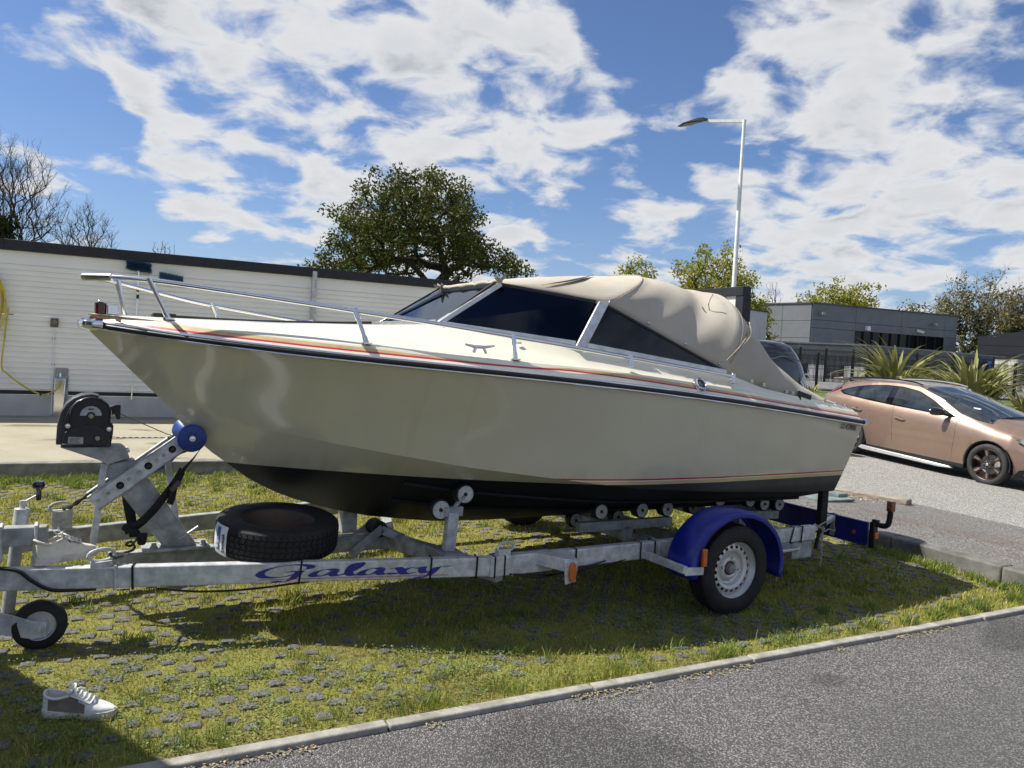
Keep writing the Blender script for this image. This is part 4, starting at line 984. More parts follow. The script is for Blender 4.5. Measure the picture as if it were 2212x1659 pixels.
# ================================================================ the motor boat (x forward, y port, z up, from the trailer axle)
BC = (.755, 6.03, 0); BA = R(210)
boat = thing('motor_boat', 'cream cabin motorboat with beige canvas canopy resting on a trailer', 'boat', BC, BA)
GZ = np.polyfit([-1.658, -.919, -.633, .156, .798, 1.46, 1.86, 2.227, 2.701, 3.027, 3.274, 3.521, 3.62], [1.214, 1.285, 1.322, 1.398, 1.438, 1.476, 1.505, 1.533, 1.557, 1.579, 1.604, 1.637, 1.65], 4)
XBOW, XST = 3.62, -1.66
def gb(x):
    t = min(1, max(0, (x+.3)/(XBOW+.3))); return 1.12*(1-t**3.0) if x > -.3 else 1.12-.052*((-.3-x)/1.36)
def gz_(x): return float(np.polyval(GZ, x))
CH = [(-1.53, .95, .665), (-1.055, .971, .681), (-.233, 1.0, .724), (.429, .967, .765), (.765, .925, .805), (1.192, .842, .858), (1.565, .742, .903), (1.96, .606, .965), (2.33, .449, 1.024), (2.572, .332, 1.072), (2.96, .117, 1.128), (3.12, .012, 1.15)]
KE = [(-1.5, .375), (-.5, .378), (.976, .392), (1.43, .408), (1.69, .442), (1.94, .48), (2.175, .537), (2.42, .615), (2.547, .67), (2.69, .747), (2.82, .846), (2.94, .937), (3.04, 1.04), (3.125, 1.135)]
NS = 60
def su(i): t = i/NS; return 1-(1-t)**1.35
top_rows = []; bot_rows = []
for i in range(NS+1):
    s = su(i)
    xg = XST+(XBOW-XST)*s; xc = -1.53+(3.12+1.53)*s; xk = -1.48+(3.125+1.48)*s
    G = Vector((xg, gb(xg), gz_(xg))); Cc = Vector((xc, interp(xc, CH, 1), interp(xc, CH, 2))); Kk = Vector((xk, 0, interp(xk, KE, 1)))
    r1 = []
    fl = .045*max(0, math.sin(math.pi*min(1, max(0, (s-.45)/.56))))
    for j in range(15):
        t = j/14; p = Cc.lerp(G, t); p.y -= fl*math.sin(math.pi*t)*min(1, G.y*3); p.y += .012*math.sin(math.pi*t)*(1-s); r1.append(p)
    top_rows.append(r1)
    bot_rows.append([Kk.lerp(Cc, j/8)+Vector((0, 0, -.012*math.sin(math.pi*j/8))) for j in range(9)])
def hullmat(name, stripes):
    m, K, b = shader(name); co = K.n('ShaderNodeTexCoord').outputs['Object']; x, y, z = K.sep(co)[0:3]
    xx = K.math('MAXIMUM', K.math('SUBTRACT', x, .2), 0.0)
    za = K.math('ADD', .793, K.math('MULTIPLY', K.math('MULTIPLY', xx, xx), .0094))
    h = K.math('SUBTRACT', z, za)
    n = K.noise(co, 1.5, 5, .6)
    c = K.mix(K.smooth(n, .3, .7), (.51, .48, .36), (.555, .525, .40))
    drip = K.noise(K.vec('MULTIPLY', co, (11, 1, .55)), 1.0, 6, .65)
    c = K.mix(K.math('MULTIPLY', K.smooth(drip, .56, .74), .16), c, (.30, .265, .17))
    c = K.mix(K.math('MULTIPLY', K.math('MULTIPLY', K.smooth(h, .16, .0), K.smooth(K.noise(K.vec('MULTIPLY', co, (6, 1, 2)), 1.2, 6, .7), .35, .7)), .35), c, (.27, .235, .14))
    c = K.mix(K.math('MULTIPLY', K.smooth(K.noise(co, 40, 3, .8), .70, .78), .35), c, (.22, .20, .15))
    if stripes:
        c = K.mix(K.math('LESS_THAN', h, .040), c, (.40, .02, .05))
        c = K.mix(K.math('LESS_THAN', h, .029), c, (.72, .69, .60))
        c = K.mix(K.math('LESS_THAN', h, .024), c, (.50, .40, .21))
    st = K.noise(K.vec('MULTIPLY', co, (.9, 3, 14)), 5, 6, .7)
    bl = K.mix(K.smooth(st, .58, .80, 0, .5), (.0075, .0095, .015), (.04, .046, .05))
    aft = K.math('MULTIPLY', K.smooth(x, .6, -.6), K.smooth(z, .70, .76))
    bl = K.mix(K.math('MULTIPLY', aft, K.smooth(K.noise(K.vec('MULTIPLY', co, (9, 3, .6)), 1, 5, .7), .25, .6, .35, .9)), bl, (.048, .055, .057))
    black = K.math('LESS_THAN', h, 0.0)
    c = K.mix(black, c, bl)
    K.link(c, b.inputs['Base Color']); K.link(K.math('ADD', .17, K.math('MULTIPLY', black, .33)), b.inputs['Roughness'])
    b.inputs['Specular IOR Level'].default_value = .5; K.link(K.math('MULTIPLY', K.math('SUBTRACT', 1.0, black), .7), b.inputs['Coat Weight']); b.inputs['Coat Roughness'].default_value = .05
    bn = K.n('ShaderNodeBump'); bn.inputs['Strength'].default_value = .05; bn.inputs['Distance'].default_value = .05
    K.link(K.noise(co, 1.6, 2, .5), bn.inputs['Height']); K.link(bn.outputs[0], b.inputs['Normal'])
    return m
hm_t = hullmat('hull_topside_paint', True); hm_b = hullmat('hull_bottom_paint', False)
hb = MB()
def mir(rows): return [[Vector((p[0], -p[1], p[2])) for p in r_] for r_ in rows]
hb.grid(top_rows, 0); hb.grid(mir(top_rows), 0, flip=True); hb.grid(bot_rows, 1); hb.grid(mir(bot_rows), 1, flip=True)
tr = [top_rows[0][j] for j in range(14, -1, -1)]+[bot_rows[0][j] for j in range(7, -1, -1)]
tr2 = tr+[Vector((p.x, -p.y, p.z)) for p in tr[-2::-1]]
hb.add(tr2, [tuple(range(len(tr2)))], 0)
hull = hb.build('hull', [hm_t, hm_b], boat, 30)
hull.data.flip_normals() if False else None
# spray strakes under the hull
for sgn in (1, -1):
    for q in (3, 5.3):
        j = int(q); f = q-j
        pts = []
        for i in range(0, 38):
            p = bot_rows[i][j].lerp(bot_rows[i][j+1], f); pts.append((p.x, p.y*sgn, p.z-.006))
        b = MB(); b.tube(pts, .014, 5); b.build('spray_strake', hm_b, boat, 50)
# ---- side band above the rub rail
ST = [(-1.66, .05, .068, .090), (-.63, .050, .072, .100), (.15, .058, .085, .105), (.8, .072, .098, .110), (1.1, .074, .090, .105), (1.3, .060, .066, .100), (1.6, .053, .062, .098), (2.2, .052, .080, .095), (2.7, .050, .080, .088), (3.2, .040, .072, .080), (3.62, .032, .055, .060)]
#       x, red line height, gold top, deck edge
def bandp(x, h):
    g_ = gb(x); y = g_-min(.62*h+.004, g_*.55); return Vector((x-.9*h*max(0, (x-2.9)), y, gz_(x)+(.80+.15*min(1, max(0, x-2.6)))*h))
NB = 70; xs_b = [XST+(XBOW-.02-XST)*(1-(1-i/NB)**1.3) for i in range(NB+1)]
rows = []
for x in xs_b:
    r_, g_, e_ = interp(x, ST, 1), interp(x, ST, 2), interp(x, ST, 3)
    hs = [.010, .016, r_-.0065, r_+.0065, max(r_+.0075, g_), max(e_, g_+.004), ]
    rows.append([bandp(x, h) for h in hs])
bm_ = [cream, cream, red, gold, cream]
b = MB()
for side in (1, -1):
    rr_ = rows if side == 1 else mir(rows)
    b.grid(rr_, 0, flip=(side == -1), mis=lambda i, j: (0, 0, 1, 2, 0)[j])
b.build('gunwale_band', [cream, red, gold], boat, 40)
deck_e = [r_[-1] for r_ in rows]
# rub rail
for sgn in (1, -1):
    p1 = [(x, sgn*(gb(x)+.010), gz_(x)) for x in xs_b]
    b = MB(); b.tube(p1, .0125, 8); b.build('rub_rail', blackpl, boat, 60)
    b = MB(); b.tube([(x, sgn*(y/sgn+.006), z-.018) for x, y, z in p1], .0062, 6); b.tube([(x, sgn*(y/sgn-.001), z+.016) for x, y, z in p1], .0075, 6); b.build('rail_insert', steel, boat, 60)
    b = MB(); x, y, z = p1[0]; b.tube([(x-.015, y, z), (x+.02, y, z)], .026, 8); b.build('rail_end_cap', steel, boat)
b = MB(); rowsc = []
for k in range(9):
    a = R(-90+180*k/8); 
    rowsc.append([Vector((3.515+.115*math.cos(a)*f, .115*math.sin(a)*f, 1.643+zc)) for f, zc in ((.55, -.036), (1, -.022), (1.06, 0), (1, .02), (.7, .03))])
b.grid(rowsc); b.build('bow_cap', steel, boat, 50)
# ---- decks
def base_pt(x):          # top of the cabin side / coaming
    T = [(-1.64, .985, 1.305), (-1.2, 1.0, 1.372), (-.9, 1.01, 1.405), (-.6, 1.005, 1.45), (-.3, .975, 1.535), (.3, .925, 1.60), (.93, .86, 1.672), (1.35, .70, 1.722), (1.72, .53, 1.757)]
    return interp(x, T, 1), interp(x, T, 2)
def zdeck(x): return interp(x, [(1.70, 1.765), (2.0, 1.742), (2.6, 1.712), (3.1, 1.703), (3.45, 1.70), (3.6, 1.69)], 1)
b = MB(); fr = []
xsd = [1.70+(3.585-1.70)*k/26 for k in range(27)]
SB0 = 1-base_pt(1.70)[0]/bandp(1.70, interp(1.70, ST, 3)).y
for x in xsd:
    e = bandp(x, interp(x, ST, 3)); half = []
    k = min(1, max(0, (2.75-x)/1.05)); k = k*k*(3-2*k)
    zd = zdeck(x); zb1 = base_pt(1.70)[1]
    for j in range(12):
        if j <= 8: t = j/8; s_ = SB0*t**.8; cab = t**1.25*(zb1-e.z)/max(.01, 1.765-e.z)
        else: s_ = SB0+(1-SB0)*(j-8)/3; f_ = (j-8)/3; cab = (zb1-e.z)/max(.01, 1.765-e.z)*(1-f_)+f_
        sh = 1-(1-min(1, s_/.62))**2
        half.append((e.y*(1-s_), e.z+(zd-e.z)*((1-k)*sh+k*min(1, cab)), e.x if j == 0 else x))
    fr.append([Vector((h_[2], h_[0], h_[1])) for h_ in half]+[Vector((h_[2], -h_[0], h_[1])) for h_ in half[-2::-1]])
b.grid(fr, flip=True); b.build('foredeck', cream, boat, 50)
b = MB()
xs2 = [-1.64+(1.70+1.64)*k/40 for k in range(41)]
for sgn in (1, -1):
    sr = []
    for x in xs2:
        e = bandp(x, interp(x, ST, 3)); yb, zb_ = base_pt(x); row = []
        for j in range(9):
            t = j/8; row.append(Vector((x, sgn*(e.y+(yb-e.y)*(t**.8)), e.z+(zb_-e.z)*(t**1.25))))
        row += [Vector((x, sgn*(yb-.05), zb_+.002)), Vector((x, sgn*(yb-.065), zb_-.35))]; sr.append(row)
    b.grid(sr, flip=(sgn == 1))
b.build('cabin_side', cream, boat, 45)
b = MB(); b.box((-.30, 0, .95), (2.3, 1.6, .03)); b.build('cockpit_floor', dash, boat)
b = MB(); b.grid([[Vector((1.72, .5*s, 1.757)) for s in (-1, 0, 1)], [Vector((1.30, .66*s, 1.725)) for s in (-1, 0, 1)], [Vector((1.05, .75*s, 1.66)) for s in (-1, 0, 1)], [Vector((1.02, .75*s, .93)) for s in (-1, 0, 1)]]); b.build('dashboard', dash, boat, 30)
for y in (.42, -.42):
    b = MB(); b.box((.25, y, 1.12), (.5, .5, .4)); b.box((-.02, y, 1.40), (.12, .48, .5)); b.build('seat', dash, boat, bevel=.05)
b = MB(); b.box((-1.55, 0, 1.02), (.1, 1.9, .5)); b.build('stern_bulkhead', cream, boat, bevel=.02)
b = MB(); b.grid([[Vector((-1.655, .97*s, 1.262)) for s in (-1, 0, 1)], [Vector((-1.50, .97*s, 1.292)) for s in (-1, 0, 1)]], flip=True); b.build('aft_deck', cream, boat)
# dark foredeck trim rail (far toe rail)
b = MB(); pts = [(x, -(gb(x)*.62), zdeck(x)+.012) for x in np.linspace(3.25, 1.75, 14)]; b.tube(pts, .011, 6); b.build('toe_rail', blackpl, boat)
# ---- windscreen
WB = {s: Vector((1.72, .525*s, 1.760)) for s in (1, -1)}; WT = {s: Vector((1.255, .435*s, 2.045)) for s in (1, -1)}
SB = {s: Vector((.93, .86*s, 1.682)) for s in (1, -1)}; SW = {s: Vector((.715, .755*s, 1.962)) for s in (1, -1)}
AP = {s: Vector((-.27, .965*s, 1.548)) for s in (1, -1)}
A2 = {s: Vector((.85, .868*s, 1.674)) for s in (1, -1)}; T2 = {s: Vector((.635, .765*s, 1.945)) for s in (1, -1)}
def pane(name, pts, th=.006):
    b = MB(); P = [Vector(p) for p in pts]; n = (P[1]-P[0]).cross(P[2]-P[0]).normalized(); b.prism(P, n*th); return b.build(name, tglass, boat, 0)
pane('windscreen', [WB[1], WB[-1], WT[-1], WT[1]])
for s in (1, -1):
    pane('side_window', [WB[s], SB[s], SW[s], WT[s]]); pane('quarter_window', [A2[s], AP[s], T2[s]])
    out = Vector((0, .012*s, .004))
    for nm, a, c, wd, ht, m in (('screen_post', WB[s], WT[s], .036, .03, alu), ('bottom_rail', WB[s], SB[s], .02, .035, alu), ('top_rail', WT[s], SW[s], .02, .022, blackpl), ('bottom_rail', A2[s], AP[s], .02, .035, alu), ('top_rail', T2[s], AP[s], .016, .016, blackpl)):
        b = MB(); b.bar(a+out*.5, c+out*.5, wd, ht); b.build(nm, m, boat, bevel=.003)
    b = MB(); a, c = Vector((.905, .878*s, 1.662)), Vector((.668, .772*s, 1.962)); ux = (c-a).normalized()
    b.prism([a+Vector((-.042, 0, 0)), a+Vector((.040, 0, 0)), c+Vector((.040, 0, 0)), c+Vector((-.042, 0, 0))], (0, .022*s, .008)); b.build('window_pillar', alum, boat, bevel=.004)
    b = MB(); b.bar(WB[s]+Vector((.02, -.004*s, -.004)), WT[s]+Vector((.035, .0, .012)), .018, .012); b.build('screen_gasket', blackpl, boat)
for (a, c, w_) in ((WB[1], WB[-1], .045), (WT[1], WT[-1], .03)):
    b = MB(); b.bar(a+Vector((.005, 0, 0)), c+Vector((.005, 0, 0)), .03, w_); b.build('screen_frame', alu if w_ > .04 else blackpl, boat, bevel=.003)
# screen stay and centre strut seen through the glass
b = MB(); b.tube([(1.05, -.55, 1.7), (1.02, -.52, 2.0)], .012, 8); b.build('screen_strut', alu, boat)
# ---- canvas canopy
SEC = [(1.245, .445, 2.050, 2.085, .55, 0), (1.10, .53, 2.032, 2.125, .60, -.10), (.95, .62, 2.010, 2.165, .62, -.25), (.80, .70, 1.990, 2.195, .64, -.42), (.68, .77, 1.962, 2.218, .66, -.58),
       (.55, .79, 1.915, 2.226, .68, -.60), (.35, .83, 1.825, 2.214, .74, -.58), (.10, .885, 1.712, 2.200, .82, -.53), (-.08, .93, 1.635, 2.188, .78, -.47), (-.22, .955, 1.570, 2.165, .70, -.42),
       (-.30, .968, 1.535, 2.120, .70, -.40), (-.42, .978, 1.492, 2.030, .76, -.38), (-.60, .985, 1.462, 1.865, .84, -.33), (-.85, .985, 1.415, 1.69, .90, -.26), (-1.12, .980, 1.375, 1.535, .94, -.18),
       (-1.38, .972, 1.342, 1.425, .96, -.10), (-1.55, .955, 1.320, 1.36, 1.0, -.05), (-1.66, .92, 1.300, 1.350, 1.0, 0), (-1.70, .80, 1.285, 1.300, 1.0, 0)]
def sec_at(x):
    S = SEC[::-1]; return [interp(x, S, k) for k in range(1, 6)]
xsC = np.concatenate([np.linspace(1.245, -.45, 68), np.linspace(-.48, -1.70, 34)])
# smooth the section table with a small blur
tabs = {k: np.array([sec_at(x)[k] for x in xsC]) for k in range(5)}
for k in tabs:
    a = tabs[k].copy()
    for _ in range(2): a[1:-1] = (a[:-2]+2*a[1:-1]+a[2:])/4
    tabs[k] = a
rows = []; NA = 48
for i, x in enumerate(xsC):
    L, ze, zc, ex, ln = (tabs[k][i] for k in range(5)); row = []
    for j in range(NA+1):
        a = math.pi*j/NA; c_, s_ = math.cos(a), math.sin(a)
        y = L*math.copysign(abs(c_)**ex, c_); hf = abs(s_)**(.80+.3*(ex-.6)); z = ze+(zc-ze)*hf
        side = abs(c_)
        aft = min(1, max(0, (-.15-x)/.35))
        wr = .004*math.sin(19*x+6*a+2*math.sin(5*a))*math.sin(a*2+x*3) + aft*.006*math.sin(17*(x+.55*z)+2*math.sin(5*z))*(.3+.7*side)
        fold = -.045*math.exp(-((x-.10)/.15)**2)*(side**1.5)*abs(s_)**.6*1.6-.02*math.exp(-((x-.10)/.16)**2)*abs(s_)**4
        seam = .014*math.exp(-((x-.66)/.035)**2)*abs(s_)+.016*math.exp(-((x+.23)/.04)**2)*abs(s_)
        rip = .010*math.sin(24*x+1.3)*(side**6)*(1 if x < -.3 else .35)
        flap = j in (0, NA)
        row.append(Vector((x+ln*hf+.010*math.sin(9*z)*side*aft, y+(wr+fold+seam+rip)*(1 if y > 0 else -1)*side, z+(wr*.6+seam+fold*.5)*abs(s_)-(.012 if flap else 0))))
    rows.append(row)
b = MB(); b.grid(rows, flip=True)
# front roll of cloth folded over the screen top
cano = b.build('canopy', canvas, boat, 60)
sd = cano.modifiers.new('thick', 'SOLIDIFY'); sd.thickness = .006; sd.offset = -1
b = MB(); pts = [(1.262+.012*math.sin(k*1.7), .47-.94*k/14, 2.060+.004*math.sin(k*2.1)+.004) for k in range(15)]
b.tube(spline(pts, 3), [.011+.004*abs(math.sin(i*.7)) for i in range(43)], 7); b.build('canopy_roll', canvas, cano, 60)
rr = random.Random(2)
for y in (.45, -.47):
    b = MB()
    for k in range(6):
        d = Vector((rr.uniform(-.02, .06), rr.uniform(-.05, .05), rr.uniform(-.01, .035))); p0 = Vector((1.25, y, 2.065))
        b.prism([p0, p0+d, p0+d+Vector((.03, .02, .012)), p0+Vector((.03, .03, 0))], (0, .006, .010))
    b.build('cloth_knot', canvas, cano, 0)
# the open black slit on top
def cpt(i, j, lift=.006): 
    p = rows[i][j]; return Vector((p.x, p.y+lift*p.y*.6, p.z+lift))
sl_pts = [(8, 2), (9, 4), (11, 7), (13, 11), (16, 17)]
A_ = []; B_ = []
for k, (i, j) in enumerate(sl_pts):
    wv = (.0, .9, 1.35, 1.15, .0)[k]; A_.append(cpt(i, j, .010))
    p = rows[i][j]; q = rows[i+2][j]; B_.append(cpt(i, j, .010)+(q-p).normalized()*(.050*wv+.002)+Vector((0, 0, .004)))
b = MB(); b.grid([spline(A_, 4), spline(B_, 4)]); b.build('canopy_slit', ink, cano, 0)
# seams: thin cords following the cloth
for i in (23, 60):
    b = MB(); b.tube([rows[i][j]*1.0+Vector((0, .003*(1 if rows[i][j].y > 0 else -1), .003)) for j in range(1, NA)], .0028, 4); b.build('seam', mat('canvas_seam', (.36, .31, .235), .9, 0, .2, 60) if 'canvas_seam' not in MATS else MATS['canvas_seam'], cano, 0)
i0 = 62
for dx_ in (-.018, .012):
    b = MB(); b.tube(spline([rows[i0+2][12]+Vector((dx_, .012, 0)), rows[i0][8]+Vector((dx_*1.2, .02, -.02)), rows[i0-2][4]+Vector((dx_*.6, .022, 0)), rows[i0-4][1]+Vector((0, .02, 0))], 5), .0045, 5); b.build('lacing_cord', rope_m, cano)
b = MB(); k = rows[47][9]; b.tube(spline([k+Vector((.03, .008, .02)), k+Vector((.0, .02, -.02)), k+Vector((-.04, .012, -.01)), k+Vector((-.03, .01, .05)), k+Vector((-.07, .006, .12))], 5), .004, 5); b.build('lacing_cord', rope_m, cano)
for x in (.62, .33, .05, -.22):                      # snaps along the window edge
    L, ze, zc, ex, _l = sec_at(x); b = MB(); b.ball((x, L+.006, ze+.035), .011, 8); b.build('snap', steel, cano)
for x in (-.50, -.62, -.86, -.93, -1.16, -1.30, -1.45, -1.60):
    L, ze, zc, ex, _l = sec_at(x); b = MB(); b.box((x, L+.010, ze+.018), (.034, .012, .010), 0, Matrix.Rotation(R(40), 3, 'Y')); b.box((x, L+.012, ze+.016), (.034, .010, .009), 0, Matrix.Rotation(R(-35), 3, 'Y')); b.build('turn_button', steel, cano)
L, ze, zc, ex, _l = sec_at(-1.02)
b = MB(); b.bar((-.99, L+.02, ze+.03), (-1.12, L+.02, ze+.0), .02, .035); b.bar((-.985, L+.02, ze+.05), (-1.0, L+.03, ze-.05), .02, .018); b.build('strap_clip', blackpl, cano, bevel=.004)
# ---- bow rails
PR = [(3.585, .02, 1.900), (3.50, .11, 1.903), (3.277, .25, 1.893), (2.912, .41, 1.858), (2.387, .63, 1.803), (2.29, .67, 1.792), (1.844, .83, 1.746), (1.417, .93, 1.698), (1.112, .98, 1.667), (.60, 1.005, 1.613), (.1, 1.02, 1.562), (-.297, 1.025, 1.521)]
b = MB(); b.tube(spline(PR, 5), .0135, 9); b.build('bow_rail', steel, boat, 60)
SR = [(3.585, .0, 1.898), (3.46, -.09, 1.890), (3.199, -.26, 1.85), (2.88, -.41, 1.807), (2.175, -.66, 1.745), (1.765, -.77, 1.720), (1.2, -.93, 1.655), (.3, -1.01, 1.58), (-.3, -1.02, 1.52)]
b = MB(); b.tube(spline(SR, 5), .0135, 9); b.build('bow_rail', steel, boat, 60)
b = MB(); b.tube([(3.615, .01, 1.899), (3.475, .125, 1.902)], .021, 10); b.build('rail_joint', steel, boat, bevel=.004)
def leg(a, c, nm='rail_leg', flange=True):
    b = MB(); a, c = Vector(a), Vector(c); b.tube([a, c], .0125, 9); d = (c-a).normalized()
    b.tube([a-d*.018, a+d*.045], .0165, 9); b.tube([c-d*.045, c], .0155, 9)
    if flange: b.cyl(c, c+Vector((0, 0, .008)), .032, 12)
    b.build(nm, steel, boat, 60)
leg((3.30, .245, 1.892), (3.20, .215, 1.690)); leg((2.29, .67, 1.790), (2.245, .75, 1.612)); leg((1.417, .93, 1.697), (1.405, .95, 1.565)); leg((.60, 1.005, 1.613), (.60, 1.02, 1.555)); leg((-.285, 1.025, 1.521), (-.26, 1.045, 1.48))
leg((3.44, -.10, 1.887), (3.395, -.125, 1.695)); leg((2.88, -.41, 1.806), (2.834, -.42, 1.70)); leg((2.175, -.66, 1.745), (2.16, -.68, 1.66)); leg((1.2, -.93, 1.655), (1.2, -.95, 1.58))
for p in ((3.30, .24), (2.29, .67), (1.417, .93)):
    pass
# ---- fittings
b = MB()
for dx_ in (-.025, .025): b.tube([(1.63+dx_*1.6, .925, 1.592), (1.63+dx_, .92, 1.625)], .010, 7)
b.tube([(1.725, .918, 1.640), (1.66, .92, 1.628), (1.60, .92, 1.627), (1.535, .922, 1.638)], [.006, .011, .011, .006], 8); b.build('mooring_cleat', steel, boat, 60)
nrm = Vector((0, .8, .6))
c = Vector((.06, 1.075, 1.463))
b = MB(); b.lathe([(.0, .018), (.016, .018), (.018, .010), (.030, .010), (.034, .016), (.046, .014), (.052, .0), (.050, -.01)], c, nrm, 20); b.build('vent_ring', steel, boat, 40)
b = MB(); b.lathe([(0, .0185), (.007, .0185), (.015, .0185)], c+nrm*.001, nrm, 16); b.lathe([(.019, .0125), (.030, .0125)], c+nrm*.001, nrm, 16); b.build('vent_core', blackpl, boat)
b = MB(); b.lathe([(0, .022), (.007, .020), (.008, .012), (.014, .012), (.016, 0)], (.10, 1.075, 1.304), (0, 1, -.05), 14); b.build('drain_fitting', steel, boat, 40)
b = MB(); b.box((1.30, .80, 1.668), (.03, .012, .014)); b.build('screen_snap', steel, boat)
# bow light
b = MB(); b.lathe([(0, 0), (.030, 0), (.031, .062), (0, .062)], (3.525, .0, 1.700), (0, 0, 1), 16); b.build('navigation_light', redlens, boat, 40)
b = MB(); b.cyl((3.525, 0, 1.762), (3.525, 0, 1.775), .018, 10); b.box((3.465, .0, 1.728), (.055, .05, .058)); b.build('light_housing', steel, boat, bevel=.005)
b = MB(); b.box((3.20, -.02, 1.712), (.12, .07, .03)); b.build('deck_hatch_hinge', blackpl, boat, bevel=.004)
# registration number on the stern quarter
p0 = Vector((-1.385, 1.0755, 1.168)); 
M4 = frame4(p0, (-1, -.02, -.11), (-.02, .06, 1))
M4 = M4 @ Matrix.Diagonal((.62, 1, 1, 1))
text_mesh('registration_number', 'LO 457898R', .060, M4, ink, boat)
# ---- outboard motor
om = []
for (z, x0, x1, wv) in ((1.02, -2.06, -1.66, .15), (1.18, -2.14, -1.58, .19), (1.34, -2.185, -1.47, .215), (1.5, -2.165, -1.41, .22), (1.62, -2.10, -1.385, .215), (1.72, -2.03, -1.38, .20), (1.79, -1.96, -1.40, .17), (1.825, -1.88, -1.47, .12), (1.836, -1.78, -1.58, .05)):
    r_ = []
    for k in range(25):
        a = 2*math.pi*k/24; c_, s_ = math.cos(a), math.sin(a)
        r_.append(Vector(((x0+x1)/2+(x1-x0)/2*math.copysign(abs(c_)**.72, c_), wv*math.copysign(abs(s_)**.72, s_), z)))
    om.append(r_)
b = MB(); b.grid(om, flip=False); b.add(om[-1][:24], [tuple(range(24))]); mo = b.build('outboard_motor', navy, boat, 50, merge=True)
b = MB(); b.tube([(-1.75, 0, 1.05), (-1.78, 0, .8), (-1.80, 0, .48)], [.11, .08, .06], 10); b.box((-1.8, 0, .62), (.30, .03, .02)); b.tube([(-1.62, 0, .42), (-2.0, 0, .42)], [.03, .055], 10); b.prism([(-1.72, .008, .42), (-1.9, .008, .42), (-1.86, .008, .27), (-1.78, .008, .27)], (0, -.016, 0)); b.build('gear_leg', navy, mo, 40, bevel=.004)
b = MB(); b.box((-1.63, 0, 1.1), (.08, .30, .34)); b.build('transom_clamp', blackpl, mo, bevel=.01)
b = MB(); pl = [(x, .226 if .2 < 1 else 0, z) for x, z in ((-1.50, 1.66), (-1.72, 1.70), (-1.93, 1.66), (-2.04, 1.58))]
b.tube(spline(pl, 5), .004, 5); b.build('cowl_trim', mat('grey_trim', (.10, .105, .115), .4), mo)
M4 = frame4((-1.50, .2235, 1.30), (-.80, .0, .60), (.42, 0, .90))
text_mesh('motor_lettering', 'MERCURY', .105, frame4((-1.79, .2245, 1.18), (-.62, 0, .78), (.78, 0, .62)), whiteink, mo, shear=.1, bold=.002)

# ================================================================ the trailer
tr_ = thing('boat_trailer', 'galvanised boat trailer with blue mudguards carrying the motorboat', 'trailer', BC, BA)
def beam(name, a, c, wd=.06, ht=.11, m=None, bev=.008):
    b = MB(); b.bar(a, c, wd, ht); return b.build(name, m or galv, tr_, bevel=bev)
zf = .36
for s in (1, -1):
    A_ = (5.3, .03*s, zf); B_ = (1.52, .965*s, zf)
    d = (Vector(B_)-Vector(A_)).normalized()
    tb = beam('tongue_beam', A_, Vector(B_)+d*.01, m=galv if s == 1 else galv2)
    cb = beam('chassis_beam', (1.53, .968*s, zf), (-1.29, .965*s, zf), m=galv)
    if s == 1:
        tongue, chassis = tb, cb
        b = MB(); b.bar((1.53, .968, zf), (1.10, .968, zf), .068, .118); b.build('beam_sleeve', galv, cb, bevel=.006)
def lat(x): return .965-.2474*(x-1.52)            # near tongue beam centre line
# cable ties and clips on the near beams
def tie(x, parent, m=webb, w_=.010, off=.0, slant=0):
    y = lat(x) if x > 1.52 else .967; ang = math.atan2(.2474, 1) if x > 1.52 else 0
    b = MB(); h_, g_ = .0605, .0355
    pts = [(-g_, -h_), (g_, -h_), (g_, h_), (-g_, h_)]; c, s_ = math.cos(-ang), math.sin(-ang)
    P3 = []
    for (u, v) in pts: P3.append((x+u*-s_*1+slant*(v > 0), y+u*c, zf+v))
    b.tube(P3, w_*.55, 5, closed=True); return b.build('cable_tie', m, parent)
for x, sl_ in ((3.35, .004), (2.555, -.012), (1.86, -.006), (1.60, -.004), ): tie(x, tongue, slant=sl_)
for x in (1.50, 1.435, .93, .42, .30): tie(x, chassis)
tie(1.38, chassis, galv, .014); tie(.265, chassis, galv, .013); tie(3.43, tongue, galv, .014)
for x in (-1.0, -1.12, -.82, -.75, -.60, -.56): tie(x, chassis, slant=random.uniform(-.05, .05))
# loops
def loop(x, y, z, L, ang=0, r=.0085):
    pts = []; 
    for k in range(20):
        a = 2*math.pi*k/20; pts.append((x+math.copysign(max(0, abs(math.cos(a))-.0), math.cos(a))*L*.5*math.cos(ang), y+math.cos(a)*L*.5*math.sin(ang), z+.030*math.sin(a)))
    b = MB(); b.tube(pts, r, 7, closed=True); b.build('tie_down_loop', galv, tr_)
loop(3.50, lat(3.50), .470, .125, .25); loop(1.415, .965, .462, .12, .2); loop(3.69, -.42, .545, .12, .3)
for c_, d_ in (((3.50, lat(3.5), .425), (.10, .05, .03)), ((1.43, .965, .43), (.08, .05, .05)), ((3.68, -.43, .47), (.11, .02, .12))):
    b = MB(); b.box(c_, d_); b.build('loop_bracket', galv, tr_, bevel=.004)
b = MB(); b.lathe([(0, .014), (.013, .013), (.014, 0)], (3.675, -.415, .455), (0, 1, 0), 6); b.build('bolt', galv, tr_)
# front box of the tongue with U-bolts
b = MB(); b.bar((5.2, .19, .560), (3.74, .335, .560), .07, .095); b.build('coupling_rail', galv2, tr_, bevel=.006)
for x, y in ((3.94, .315), (3.79, .33)):
    b = MB(); b.tube([(x, y+.045, .43), (x, y+.045, .615), (x, y-.045, .615), (x, y-.045, .43)], .008, 6); b.build('u_bolt', galv, tr_)
